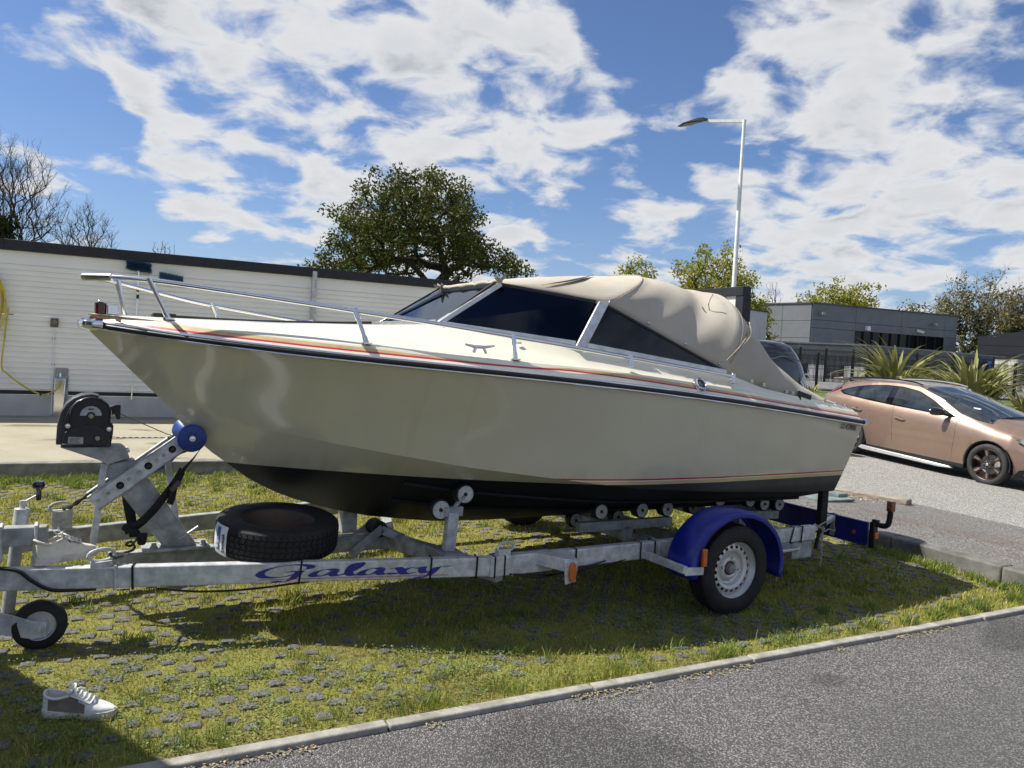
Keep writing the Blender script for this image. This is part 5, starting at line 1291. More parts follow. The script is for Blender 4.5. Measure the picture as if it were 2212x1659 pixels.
# cross members and centre beam
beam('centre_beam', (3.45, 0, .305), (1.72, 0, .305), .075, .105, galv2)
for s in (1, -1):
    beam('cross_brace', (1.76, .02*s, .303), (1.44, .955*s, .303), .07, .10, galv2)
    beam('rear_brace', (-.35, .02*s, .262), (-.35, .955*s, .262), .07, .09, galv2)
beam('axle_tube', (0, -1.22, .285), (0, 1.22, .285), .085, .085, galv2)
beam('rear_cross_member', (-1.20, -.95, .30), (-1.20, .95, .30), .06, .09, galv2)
# winch post
wp = [(3.468, .871), (3.500, .898), (3.36, .915), (3.324, .887), (2.989, .378), (3.159, .378)]
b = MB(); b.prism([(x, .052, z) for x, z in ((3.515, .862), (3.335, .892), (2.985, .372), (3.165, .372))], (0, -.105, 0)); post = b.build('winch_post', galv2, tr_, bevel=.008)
b = MB(); b.prism([(x, .075, z) for x, z in ((3.70, .969), (3.40, .972), (3.375, .95), (3.36, .905), (3.47, .868), (3.51, .895))], (0, -.15, 0)); b.build('winch_bracket', galv2, post, bevel=.006)
b = MB(); b.tube([(3.47, .068, .872), (3.365, .068, .945), (3.365, -.07, .945), (3.47, -.07, .872)], .007, 6); b.build('u_bolt', galv, post)
b = MB(); b.tube([(3.09, .06, .42), (2.985, .06, .49)], .007, 6); b.build('u_bolt', galv, post)
b = MB(); b.prism([(3.28, .09, .378), (2.92, .09, .378), (2.92, .09, .360), (3.28, .09, .360)], (0, -.18, 0)); b.build('foot_plate', galv2, post, bevel=.003)
for x in (3.22, 2.955):
    b = MB(); b.lathe([(0, .03), (.014, .028), (.015, .01), (.022, .01), (.022, 0)], (x, .06, .378), (0, 0, 1), 6); b.build('bolt', galv2, post)
# stem arm: two channels
a, c = Vector((3.535, 0, .655)), Vector((3.10, 0, .985)); d = (c-a).normalized(); up = Vector((-d.z, 0, d.x)); up = up if up.z > 0 else -up
for y in (.088, -.075):
    b = MB(); p0 = a+Vector((0, y, 0)); p1 = c+Vector((0, y, 0)); b.prism([p0-up*.048, p1-up*.048, p1+up*.048, p0+up*.048], (0, -.008, 0))
    for k in (1, -1): b.prism([p0+up*.048*k, p1+up*.048*k, p1+up*.041*k, p0+up*.041*k], (0, -.034 if y > 0 else .034, 0))
    ch = b.build('stem_arm', galv, tr_, 0)
    if y > 0:
        for k, (u, big) in enumerate(((.06, 0), (.17, 0), (.30, 1), (.40, 0), (.52, 0), (.62, 1), (.72, 0), (.80, 0), (.90, 1))):
            q = a+(c-a)*u+Vector((0, y, 0)); b = MB(); b.lathe([(0, .012), (.012 if big else .008, .011), (.013 if big else .009, 0), (.021 if big else .009, .003), (.021 if big else .010, 0)], q, (0, 1, 0), 10); b.build('arm_bolt', galv2 if not big else blackpl, ch)
for (p, q) in (((3.485, .055, .875), (3.53, .06, .40)), ((3.154, -.085, .90), (3.075, -.085, .40))):
    b = MB(); b.bar(p, q, .012, .035, up=(1, 0, 0)); b.build('brace_strap', galv, tr_, bevel=.002)
# bow roller (blue, two cones)
br = MB(); br.cyl((3.046, .125, 1.02), (3.046, -.19, 1.035), .012, 10); rl = br.build('roller_axle', galv, tr_)
for y, s in ((.135, 1), (-.135, -1)):
    b = MB(); b.lathe([(.0, .012), (.018, .012), (.022, .006), (.070, .008), (.079, .002), (.081, -.008), (.070, -.030), (.045, -.075), (.034, -.13)] if s == 1 else [(.0, .012), (.07, .008), (.080, -.004), (.070, -.030), (.045, -.075), (.034, -.13)], (3.046, y, 1.02 if s == 1 else 1.035), (0, s, 0), 28); b.build('bow_roller', bluer, tr_, 40)
b = MB(); b.lathe([(0, .022), (.010, .02), (.012, .01), (.018, .01), (.018, 0)], (3.046, .142, 1.02), (0, 1, 0), 8); b.build('roller_nut', steel, tr_)
# winch
fc = [(3.695, .993), (3.683, 1.074), (3.682, 1.112), (3.675, 1.150), (3.656, 1.191), (3.627, 1.224), (3.591, 1.242), (3.550, 1.248), (3.511, 1.237), (3.482, 1.214), (3.462, 1.187), (3.464, 1.133), (3.466, 1.109), (3.447, 1.092), (3.449, 1.044), (3.458, .975)]
wn = MB(); wn.prism([(x, .11, z) for x, z in fc][::-1], (0, -.20, 0)); win = wn.build('winch', blackpl, tr_, 40, bevel=.008)
fc2 = [(3.715, .985), (3.712, 1.085), (3.698, 1.155), (3.672, 1.205), (3.640, 1.238), (3.60, 1.256), (3.552, 1.262), (3.512, 1.25), (3.55, 1.235), (3.59, 1.228), (3.62, 1.21), (3.648, 1.18), (3.665, 1.14), (3.673, 1.07), (3.685, .985)]
b = MB(); b.prism([(x+.004, .085, z) for x, z in fc2][::-1], (0, -.165, 0)); b.build('winch_shroud', mat('shroud_grey', (.05, .052, .06), .5, 0, .2, 20), win, 40, bevel=.006)
arc = [(3.655, 1.105)]+[(3.558+.098*math.cos(R(a)), 1.143+.098*math.sin(R(a))) for a in range(10, 171, 12)]+[(3.470, 1.10)]
b = MB(); b.tube([(x, .113, z) for x, z in arc], .0045, 6); b.build('cover_rim', blackgl, win)
low = [(3.69, 1.0), (3.677, 1.065)]+[(3.565+.105*math.cos(R(a)), 1.015+.085*math.sin(R(a))) for a in range(150, 29, -12)][::1]
lowp = [(3.692, .998), (3.68, 1.06)]+[(3.565-.105*math.cos(R(a)), 1.0+.105*math.sin(R(a))) for a in range(180-30, 29, -12)][::-1]
b = MB(); b.prism([(x, .1105, z) for x, z in ((3.690, .996), (3.680, 1.055), (3.640, 1.078), (3.600, 1.092), (3.56, 1.096), (3.52, 1.085), (3.485, 1.060), (3.462, 1.04), (3.463, .98))][::-1], (0, .006, 0)); b.build('gear_cover', mat('cover_grey', (.020, .021, .024), .5, 0, .2, 20), win, 0, bevel=.003)
sh = [(3.6065+0, 1.155)]
shp = [(3.558+.050*math.cos(R(a)), 1.148+.050*math.sin(R(a))) for a in range(0, 181, 15)]+[(3.558+.020*math.cos(R(a)), 1.148+.020*math.sin(R(a))) for a in range(180, -1, -20)]
b = MB(); b.grid([[(3.558+r*math.cos(R(a)), .1135, 1.146+r*math.sin(R(a))) for r in (.021, .052)] for a in range(0, 181, 12)]); b.build('dial_label', label_m, win, 0)
b = MB(); b.prism([(3.573, .1145, 1.182), (3.562, .1145, 1.188), (3.562, .1145, 1.185), (3.545, .1145, 1.185), (3.545, .1145, 1.178), (3.562, .1145, 1.178), (3.562, .1145, 1.175)][::-1], (0, .0006, 0)); b.build('dial_arrow', ink, win, 0)
for x, z, r in ((3.558, 1.143, .013), (3.524, 1.022, .012)):
    b = MB(); b.lathe([(0, .030), (r*.6, .030), (r*.6, .012), (r, .010), (r*1.15, 0)], (x, .112, z), (0, 1, 0), 10); b.build('drive_stub', mat('brass_nut', (.42, .36, .26), .35, .7, .1, 30) if 'brass_nut' not in MATS else MATS['brass_nut'], win, 30)
for x, z in ((3.666, 1.090), (3.469, 1.072)):
    b = MB(); b.lathe([(0, .008), (.008, .007), (.009, .003), (.0125, .003), (.013, 0)], (x, .112, z), (0, 1, 0), 12); b.build('bolt', steel, win, 30)
b = MB(); b.prism([(x, .1175, z) for x, z in ((3.661, 1.032), (3.591, 1.029), (3.592, .992), (3.664, .995))], (0, .001, 0)); lb = b.build('rating_label', label_m, win, 0)
for k in range(5):
    b = MB(); b.box((3.628+.004*k % .01, .1192, 1.024-.0065*k), (.052-.006*(k % 3), .0004, .0018)); b.build('label_print', ink, win, 0)
b = MB(); b.prism([(x, .055, z) for x, z in ((3.475, 1.188), (3.430, 1.203), (3.412, 1.200), (3.412, 1.122), (3.430, 1.118), (3.440, 1.150), (3.478, 1.140))][::-1], (0, -.10, 0)); b.build('cable_guide', blackpl, win, bevel=.003)
b = MB(); b.tube([(3.43, .01, 1.155), (3.165, .01, 1.030), (3.02, .0, .99)], .003, 5); b.build('winch_cable', cable_m, win)
b = MB(); b.lathe([(.0, .0), (.022, .0), (.03, .02), (.0, .03)], (3.13, .02, 1.01), (.5, .2, -.5), 10); b.build('cable_hook', mat('dark_green_fitting', (.02, .06, .05), .5), win)
# wheels
def tyre(b, c, ax, r, wd, rim_r, n=56, tread=True, rows_=4):
    hw = wd/2
    b.lathe([(rim_r-.004, -hw*.80), (rim_r+.006, -hw*.92), (rim_r+(r-rim_r)*.45, -hw*1.04), (r-.022, -hw*.94), (r-.007, -hw*.78), (r-.004, 0), (r-.007, hw*.78), (r-.022, hw*.94), (rim_r+(r-rim_r)*.45, hw*1.04), (rim_r+.014, hw*.97), (rim_r+.006, hw*.92), (rim_r-.004, hw*.80)], c, ax, n)
    if tread:
        axv = Vector(ax).normalized(); u = axv.orthogonal().normalized(); w_ = axv.cross(u); c = Vector(c); m = 60
        for q in range(rows_):
            h0 = -hw*.84+q*hw*1.68/rows_+.003; h1 = -hw*.84+(q+1)*hw*1.68/rows_-.003
            for k in range(m):
                a0 = 2*math.pi*(k+.5*(q % 2))/m; a1 = a0+2*math.pi/m*.80; sk = .35*2*math.pi/m*(1 if q % 2 else -1)
                edge = .006 if q in (0, rows_-1) else 0
                def P(a, rr_, h_): return c+(u*math.cos(a)+w_*math.sin(a))*rr_+axv*h_
                ro = r-.010; rt0 = r-(edge if q == 0 else 0); rt1 = r-(edge if q == rows_-1 else 0)
                vs = [P(a0, ro, h0), P(a1, ro, h0), P(a1+sk, ro, h1), P(a0+sk, ro, h1), P(a0, rt0, h0), P(a1, rt0, h0), P(a1+sk, rt1, h1), P(a0+sk, rt1, h1)]
                b.add(vs, [(4, 5, 6, 7), (0, 1, 5, 4), (1, 2, 6, 5), (2, 3, 7, 6), (3, 0, 4, 7)])
for s in (1, -1):
    c = Vector((-.065, 1.30*s, .290)); ax = (0, s, 0)
    wh = MB(); wh.cyl((-.065, 1.12*s, .29), (-.065, 1.24*s, .29), .05, 12); wo_ = wh.build('wheel', galv2, tr_)
    b = MB(); tyre(b, c, ax, .292, .160, .185, tread=True); b.build('tyre', rubber, wo_, 30)
    b = MB()
    b.lathe([(.197, .074), (.205, .070), (.205, .060), (.192, .056), (.178, .030), (.170, .018), (.165, -.03)], c, ax, 44)
    axv = Vector(ax); u = Vector((1, 0, 0)); w_ = axv.cross(u)
    # disc with ring of holes: annulus cells left open
    nh = 20; h_ = .012
    def PP(r, a, h): return c+(u*math.cos(a)+w_*math.sin(a))*r+axv*h
    for k in range(nh*4):
        a0 = 2*math.pi*k/(nh*4); a1 = 2*math.pi*(k+1)/(nh*4); hole = (k % 4) in (0, 1)
        rings = [(.172, .014), (.160, .026), (.128, .034), (.110, .026), (.100, .004), (.086, .000), (.074, .016), (.058, .020), (.045, .012), (.044, .0)]
        for (r0, h0), (r1, h1) in zip(rings[:-1], rings[1:]):
            if hole and r0 == .160: 
                b.add([PP(r0, a0, h0), PP(r0, a1, h0), PP(.152, a1, .030), PP(.152, a0, .030)], [(0, 1, 2, 3)] if s == 1 else [(3, 2, 1, 0)])
                b.add([PP(.134, a0, .034), PP(.134, a1, .034), PP(r1, a1, h1), PP(r1, a0, h1)], [(0, 1, 2, 3)] if s == 1 else [(3, 2, 1, 0)])
                continue
            b.add([PP(r0, a0, h0), PP(r0, a1, h0), PP(r1, a1, h1), PP(r1, a0, h1)], [(0, 1, 2, 3)])
    b.build('rim', silverw, wo_, 40)
    b = MB(); b.lathe([(.165, -.03), (.12, -.03), (0, -.03)], c, ax, 32); b.build('brake_drum', blackpl, wo_)
    b = MB(); b.lathe([(0, .048), (.018, .047), (.030, .040), (.033, .02), (.036, .0)], c, ax, 20); b.build('hub_cap', mat('hub_grey', (.30, .29, .28), .5, .3, .2, 30) if 'hub_grey' not in MATS else MATS['hub_grey'], wo_, 40)
    b = MB(); b.lathe([(.033, .012), (.046, .013), (.048, .006)], c, ax, 20); b.build('hub_rust_ring', rust, wo_, 40)
    for k in range(4):
        a = R(80+90*k); b = MB(); q = PP(.072, a, .014); b.lathe([(0, .020), (.009, .019), (.011, .0), (.015, -.002)], q, ax, 6); b.build('wheel_nut', silverw, wo_)
    b = MB(); b.tube([PP(.176, R(-70), .04), PP(.178, R(-78), .055)], .006, 6); b.build('valve', blackpl, wo_)
    # mudguard
    b = MB(); rr_ = []
    for k in range(33):
        a = R(-6+202*k/32); R0 = .385 if k < 32 else .39
        cx_, cz_ = -.062, .318
        rr_.append([Vector((cx_+r*math.cos(a)*1.06, y*s, cz_+r*math.sin(a)*(.915 if math.sin(a) > 0 else 1))) for r, y in ((.345, 1.402), (.372, 1.400), (.384, 1.385), (.388, 1.30), (.388, 1.20), (.380, 1.172), (.35, 1.168))])
    b.grid(rr_, flip=(s == -1)); mg = b.build('mudguard', bluep, tr_, 40); md = mg.modifiers.new('thick', 'SOLIDIFY'); md.thickness = .005
    if s == 1:
        b = MB(); b.box((.40, 1.20, .345), (.035, .40, .045)); b.box((.262, 1.40, .375), (.018, .006, .14)); b.bar((.40, 1.40, .335), (.255, 1.405, .328), .008, .05); b.build('lamp_bracket', galv, mg, bevel=.003)
        b = MB(); b.box((.262, 1.412, .412), (.034, .026, .11)); b.build('side_marker', amber, mg, bevel=.005)
# side reflector on the frame
b = MB(); b.prism([(1.235, .99, .425), (.985, .99, .41), (1.03, 1.165, .405), (1.12, 1.165, .415)], (0, 0, -.075)); b.build('reflector_bracket', galv, chassis, bevel=.005)
b = MB(); b.prism([(1.135, 1.165, .41), (1.045, 1.165, .405), (1.045, 1.165, .275), (1.12, 1.165, .265)], (0, .012, 0)); b.build('bracket_plate', galv, chassis, bevel=.006)
b = MB(); b.lathe([(0, .008), (.028, .006), (.034, 0)], (1.16, 1.04, .36), (.3, 1, .0), 14); b.build('bracket_hole', galv2, chassis)
b = MB()
pts = [(1.079+.026*math.cos(R(a)), 1.178, .339+.060*math.sin(R(a))) for a in range(0, 360, 18)]
b.prism(pts, (0, .016, 0)); b.build('side_reflector', amber, chassis, bevel=.004)
# support post and rollers at the front
fp_ = MB(); 
b = MB(); b.bar((1.60, .58, .36), (1.585, .58, .60), .06, .07, up=(1, 0, 0)); b.build('roller_post', galv, tr_, bevel=.006)
b = MB(); b.box((1.60, .56, .355), (.14, .24, .012)); b.build('post_plate', galv2, tr_, bevel=.003)
b = MB(); b.box((1.585, .575, .605), (.13, .05, .06)); b.build('roller_head', galv2, tr_, bevel=.003)
b = MB(); b.tube([(1.52, .60, .70), (1.585, .58, .62), (1.70, .56, .60)], .014, 6); b.build('roller_arm', galv2, tr_)
def roller(x, y, z, r=.062, s=1, w_=.085, tilt=0):
    g_ = MB(); ax = Vector((0, s, tilt)).normalized(); c = Vector((x, y, z))
    g_.lathe([(r*.8, -w_), (r, -w_*.8), (r*1.03, -w_*.4), (r, -.006), (r*.86, 0)], c, ax, 24); ro = g_.build('keel_roller', rollr, tr_, 40)
    h_ = MB(); h_.lathe([(0, -.004), (r*.2, -.004), (r*.84, -.004), (r*.86, .001), (r*.80, .002)], c, ax, 24)
    u = ax.orthogonal().normalized(); w2 = ax.cross(u)
    for k in range(8):
        a = 2*math.pi*k/8; d = u*math.cos(a)+w2*math.sin(a); h_.bar(c+d*r*.2-ax*.002, c+d*r*.82-ax*.002, .004, .006, up=tuple(ax))
    h_.build('roller_hub', hub_m, ro, 30)
    n_ = MB(); n_.lathe([(0, .012), (r*.14, .012), (r*.17, 0), (r*.22, -.003)], c, ax, 8); n_.build('roller_bolt', blackpl, ro)
roller(1.512, .605, .712); roller(1.672, .60, .622, .064)
for (x, y, z) in ((.40, .535, .525), (.03, .535, .513), (-.22, .525, .507), (-.75, .53, .552), (-1.08, .53, .53), (-1.245, .53, .492), (-1.42, .53, .48)):
    roller(x, y, z, .058)
for (x, y, z) in ((.32, .12, .37), (-.08, .12, .37), (-.86, .12, .405)):
    roller(x, y, z, .058)
for (x, y, z) in ((.40, -.5, .52), (-.22, -.5, .507), (-.75, -.5, .552), (-1.245, -.5, .492)): roller(x, y, z, .058, -1)
for y in (.47, -.47):
    beam('roller_rocker', (.55, y, .41), (-.30, y, .40), .05, .07, galv2, .005); beam('roller_rocker', (-.62, y, .42), (-1.46, y, .385), .05, .07, galv2, .005)
    for x in (.12, -1.05):
        b = MB(); b.box((x, y, .345), (.09, .05, .10)); b.build('rocker_pivot', galv2, tr_, bevel=.004)
# front keel roller on its braces
b = MB(); b.lathe([(.0, -.075), (.05, -.075), (.058, -.05), (.045, 0), (.058, .05), (.05, .075), (0, .075)], (1.86, 0, .392), (0, 1, 0), 20); b.build('keel_roller', rubber, tr_, 40)
for y in (.095, -.095):
    b = MB(); b.bar((1.85, y, .41), (2.06, y, .245), .012, .055); b.bar((1.86, y, .40), (1.62, y, .28), .012, .055); b.build('roller_brace', galv2, tr_, bevel=.002)
b = MB(); b.box((2.02, -.12, .43), (.10, .10, .16)); b.build('keel_stop', galv2, tr_, bevel=.004)
# jockey wheel
jw = MB(); jw.cyl((3.905, .27, .16), (3.868, .21, .60), .030, 14); jk = jw.build('jockey_wheel', galv2, tr_)
b = MB(); b.cyl((3.868, .212, .55), (3.858, .205, .675), .0345, 16); b.build('jockey_sleeve', galv, jk, bevel=.004)
b = MB(); b.cyl((3.858, .205, .675), (3.856, .203, .715), .013, 10); b.tube([(3.85, .20, .705), (3.79, .205, .742)], .006, 6); b.build('jockey_crank', galv, jk)
b = MB(); b.lathe([(0, -.05), (.012, -.05), (.014, .0), (.026, .012), (.032, .028), (.026, .046), (0, .050)], (3.788, .205, .765), (0.02, 0, 1), 16); b.build('crank_knob', blackgl, jk, 50)
wc = Vector((3.762, .40, .122)); ax = (0, 1, .06)
b = MB(); b.lathe([(.072, -.034), (.10, -.036), (.118, -.026), (.1225, -.012), (.1225, .012), (.118, .026), (.10, .036), (.072, .034)], wc, ax, 36); b.build('jockey_tyre', rubber, jk, 40)
b = MB(); b.lathe([(.076, .032), (.070, .030), (.066, .012), (.045, .010), (.030, .024), (.022, .040), (0, .042)], wc, ax, 28); b.build('jockey_rim', silverw, jk, 40)
b = MB(); b.prism([(3.99, .37, .205), (3.90, .405, .195), (3.79, .452, .160), (3.735, .458, .150), (3.730, .458, .075), (3.79, .452, .070), (3.90, .405, .085), (3.99, .37, .10)], (0, .008, 0)); b.build('jockey_fork', galv, jk, 30, bevel=.003)
b = MB(); b.lathe([(0, .020), (.007, .020), (.008, .008), (.013, .007), (.013, 0)], (3.765, .464, .112), (0, 1, 0), 8); b.build('bolt', galv, jk)
# rear light board
lbx = -2.02
b = MB(); b.box((lbx, -.02, .285), (.022, 1.90, .185)); bd = b.build('light_board', blueb, tr_, bevel=.006)
for z in (.377, .193):
    b = MB(); b.box((lbx+.012, -.02, z), (.03, 1.90, .012)); b.build('board_lip', blueb, bd, bevel=.003)
for y in (.975, -1.015):
    b = MB(); b.box((lbx, y, .285), (.05, .05, .215)); b.build('lamp_end', blackpl, bd, bevel=.008)
b = MB(); b.tube(spline([(lbx, .985, .385), (lbx, 1.03, .375), (lbx, 1.085, .385), (lbx, 1.105, .425), (lbx, 1.112, .50)], 5), .022, 10); b.build('marker_stalk', rubber, bd, 60)
b = MB(); b.box((lbx, 1.113, .545), (.05, .052, .085)); b.build('marker_lamp', mat('rust_amber_lens', (.30, .10, .045), .25, 0, .3, 40, coat=.4), bd, bevel=.008)
b = MB(); b.box((lbx, .99, .40), (.04, .05, .03)); b.build('stalk_clamp', blackpl, bd, bevel=.005)
b = MB(); b.box((lbx+.004, 1.006, .285), (.045, .014, .05)); b.build('side_reflector', amber, bd, bevel=.004)
b = MB(); b.lathe([(0, .012), (.010, .012), (.020, .004), (.022, 0)], (lbx+.012, .805, .272), (1, 0, 0), 12); b.build('cable_gland', mat('rusty_gland', (.28, .07, .03), .6, 0, .3, 40), bd)
b = MB(); b.box((lbx, .60, .285), (.034, .045, .205)); b.box((lbx+.05, .585, .37), (.12, .05, .012)); b.build('board_bracket', galv2, bd, bevel=.003)
beam('rear_extension', (-1.28, .955, .372), (-1.98, .62, .355), .04, .045, galv)
b = MB(); b.bar((-1.47, .90, .68), (-1.47, .90, .37), .045, .07, up=(1, 0, 0)); b.bar((-1.46, .90, .37), (-1.42, .90, .20), .012, .03, up=(1, 0, 0)); b.build('rear_tie_strap', webb, tr_)
b = MB(); b.box((-1.17, .955, .235), (.22, .05, .13)); b.build('skid_plate', galv2, tr_, bevel=.006)
b = MB(); b.prism([(-.72, 1.0, .295), (-.90, 1.0, .295), (-.95, 1.03, .295), (-.95, 1.14, .295), (-.90, 1.17, .295), (-.72, 1.17, .295)], (0, 0, .022)); b.build('step_plate', alu, tr_, bevel=.006)
for k in range(3):
    b = MB(); b.box((-.80-.05*k, 1.085, .3185), (.012, .13, .004)); b.build('step_groove', galv2, tr_, 0)
# decals on the tongue beam: script lettering made from pen strokes
def pen(strokes, o, ux, uz, n, m, parent, name, wd=.075, nib=(.06, .035), sc=1.0):
    """broad-nib strokes: constant nib vector, so thick and thin as with a pen"""
    b = MB(); ux, uz, n = Vector(ux), Vector(uz), Vector(n); k = 0
    for st in strokes:
        pts = spline([(x, 0, z) for x, z in st], 8)
        nx, nz = nib
        A_ = [(p.x+nx, p.z+nz) for p in pts]; B_ = [(p.x-nx, p.z-nz) for p in pts]
        th = .006
        for i in range(len(pts)-1):
            k += 1
            q = [A_[i], A_[i+1], B_[i+1], B_[i]]
            qq = []
            for (x, z) in q: qq.append(Vector(o)+ux*(x*sc)+uz*(z*sc)+n*(.00002*(k % 40)))
            # keep hairlines visible
            b.add(qq, [(0, 1, 2, 3)])
            d = Vector((pts[i+1].x-pts[i].x, 0, pts[i+1].z-pts[i].z))
            if d.length > 1e-6:
                pr = Vector((-d.z, 0, d.x)).normalized()*.020
                b.add([Vector(o)+ux*((p.x+e*pr.x)*sc)+uz*((p.z+e*pr.z)*sc)+n*(.0009+.00002*(k % 40)) for p, e in ((pts[i], 1), (pts[i+1], 1), (pts[i+1], -1), (pts[i], -1))], [(0, 1, 2, 3)])
    return b.build(name, m, parent, 0)
GAL = [
 [(1.45, .72), (1.50, .95), (1.20, 1.12), (.70, 1.05), (.25, .75), (.05, .38), (.20, .08), (.65, .06), (1.05, .30), (1.18, .52), (.85, .52)],
 [(1.18, .52), (1.05, .10), (.90, -.22), (.62, -.36), (.45, -.28)],
 [(2.25, .55), (2.02, .66), (1.70, .48), (1.55, .18), (1.70, .05), (1.98, .18), (2.22, .52), (2.15, .18), (2.26, .05), (2.50, .20)],
 [(2.50, .20), (2.80, .58), (2.98, 1.0), (2.92, 1.16), (2.75, 1.0), (2.62, .50), (2.66, .12), (2.82, .05), (3.02, .20)],
 [(3.62, .55), (3.42, .66), (3.12, .48), (2.98, .18), (3.12, .05), (3.40, .18), (3.60, .52), (3.55, .18), (3.66, .05), (3.90, .20)],
 [(3.92, .56), (4.10, .64), (4.20, .42), (4.28, .10), (4.42, .04), (4.58, .16)], [(4.62, .60), (4.42, .56), (4.20, .22), (4.00, .06), (3.90, .14)],
 [(4.72, .50), (4.88, .64), (4.86, .30), (4.95, .10), (5.15, .20), (5.34, .60)], [(5.34, .60), (5.22, .20), (5.02, -.20), (4.78, -.36), (4.70, -.28)], [(5.30, .55), (5.45, .62), (5.75, .66)],
]
dirb = Vector((-1, .2474, 0)).normalized(); nb = Vector((.2474, 1, 0)).normalized()
x_s = 2.76; o0 = Vector((x_s, lat(x_s), zf-.026))+nb*.0325
L_g = 1.05
# letters are wide and low
pen(GAL, o0, dirb*(L_g/5.8/.062), (0, 0, 1), nb, blueink, tongue, 'galaxy_lettering', nib=(.13, .05), sc=.062)
b = MB(); b.prism([o0+dirb*.0+Vector((0, 0, -.006))+nb*.0016, o0+dirb*1.03+Vector((0, 0, -.008))+nb*.0016, o0+dirb*1.03+Vector((0, 0, -.011))+nb*.0016, o0+Vector((0, 0, -.009))+nb*.0016], nb*.0004); b.build('decal_line', redink, tongue, 0)
b = MB(); b.box((3.42, -.47, .36), (.02, .005, .035), 0, Matrix.Rotation(R(25), 3, 'Z')); b.build('dark_sticker', ink, tr_, 0)
# hanging cables
for pts, r in (([(3.25, .58, .30), (3.05, .62, .275), (2.8, .66, .272), (2.5, .72, .30)], .006), ([(1.40, 1.0, .31), (1.15, 1.02, .285), (.9, 1.02, .29), (.6, 1.0, .31), (.45, .98, .33)], .005), ([(1.40, 1.005, .31), (1.2, 1.03, .278), (.95, 1.03, .30), (.7, 1.0, .325)], .005), ([(3.95, .40, .425), (3.86, .43, .41), (3.80, .45, .36), (3.72, .46, .31), (3.62, .47, .30), (3.52, .49, .302)], .010)):
    b = MB(); b.tube(spline(pts, 6), r, 6); b.build('brake_cable', blackpl, tr_)
# ---------------------------------------------------------------- things on the trailer
# ratchet strap round the winch post
sp = thing('ratchet_strap', 'black webbing strap hooked from the bow eye down to the tongue', 'strap', BC, BA)
def ribbon(pts, wd, side, th=.003):
    P = spline(pts, 6); b = MB(); rows_ = []
    for i, p in enumerate(P):
        sd_ = Vector(side[0]).lerp(Vector(side[1]), i/(len(P)-1)).normalized(); rows_.append([p-sd_*wd/2, p+sd_*wd/2])
    b.grid(rows_); return b
def rib(name, pts, wd, side): 
    o = ribbon(pts, wd, side).build(name, webb, sp, 60); m = o.modifiers.new('t', 'SOLIDIFY'); m.thickness = .004; return o
rib('strap_band', [(2.985, .04, .945), (3.02, .07, .90), (3.065, .09, .85), (3.085, .09, .82)], .030, ((0, 1, .2), (.6, .6, .5)))
rib('strap_band', [(3.085, .09, .83), (3.13, .10, .75), (3.18, .10, .68), (3.24, .11, .60), (3.31, .12, .535), (3.38, .12, .505)], .052, ((.5, .3, .8), (.35, .2, .9)))
rib('strap_tail', [(3.10, .11, .80), (3.13, .12, .74), (3.14, .12, .68), (3.15, .11, .64)], .040, ((1, .1, .2), (.8, .2, .3)))
rib('strap_band', [(3.365, .02, .76), (3.36, .03, .66), (3.34, .04, .55), (3.32, .06, .45)], .055, ((1, 0, 0), (1, 0, .1)))
rib('strap_band', [(2.99, -.03, .94), (3.08, -.10, .90), (3.14, -.11, .845), (3.22, -.10, .80)], .028, ((0, 1, .5), (.3, .3, .8)))
b = MB(); b.box((3.125, .11, .745), (.07, .045, .03), 0, Matrix.Rotation(R(50), 3, 'Y')); b.build('ratchet_buckle', mat('brown_buckle', (.10, .07, .06), .5, .2), sp, bevel=.006)
b = MB(); b.box((3.345, .12, .505), (.10, .05, .035), 0, Matrix.Rotation(R(-30), 3, 'Y')); b.prism([(3.32, .12, .49), (3.26, .12, .49), (3.27, .12, .42), (3.31, .12, .42)], (0, .03, 0)); b.build('strap_fold', webb, sp, bevel=.012)
b = MB(); b.tube(spline([(3.31, .13, .46), (3.345, .15, .425), (3.37, .17, .44), (3.345, .18, .455), (3.33, .2, .42), (3.39, .35, .44), (3.46, .46, .47), (3.44, .48, .45), (3.40, .47, .455)], 6), .007, 7); b.build('strap_hook', blackgl, sp)
b = MB(); b.tube(spline([(3.54, .02, .705), (3.60, -.05, .65), (3.64, -.2, .59), (3.67, -.38, .548)], 6), [.011+.004*math.sin(i*1.1) for i in range(19)], 6); b.build('tie_cord', webb, sp)
rp = thing('frayed_rope', 'frayed pale rope hanging from the rear end of the trailer', 'rope', BC, BA)
for k in range(4):
    rr = random.Random(k); e = [.10, .21, .24, .27][k]
    b = MB(); b.tube(spline([(-1.33-.02*k, .98, .40), (-1.35, 1.0+.008*k, .385), (-1.352+.008*k, 1.012, .33), (-1.345+.01*math.sin(k*2), 1.015, .26), (-1.345+.012*k-.01, 1.012, max(e, .20)), (-1.343+.008*k, 1.012, e)], 5), .0048, 5); b.build('strand', rope_m, rp)
b = MB(); b.tube(spline([(-1.33, .98, .40), (-1.42, .96, .42), (-1.60, .90, .415), (-1.72, .82, .36), (-1.80, .78, .29), (-1.62, .86, .335), (-1.40, .99, .36)], 6), .0055, 5); b.build('strand', rope_m, rp)
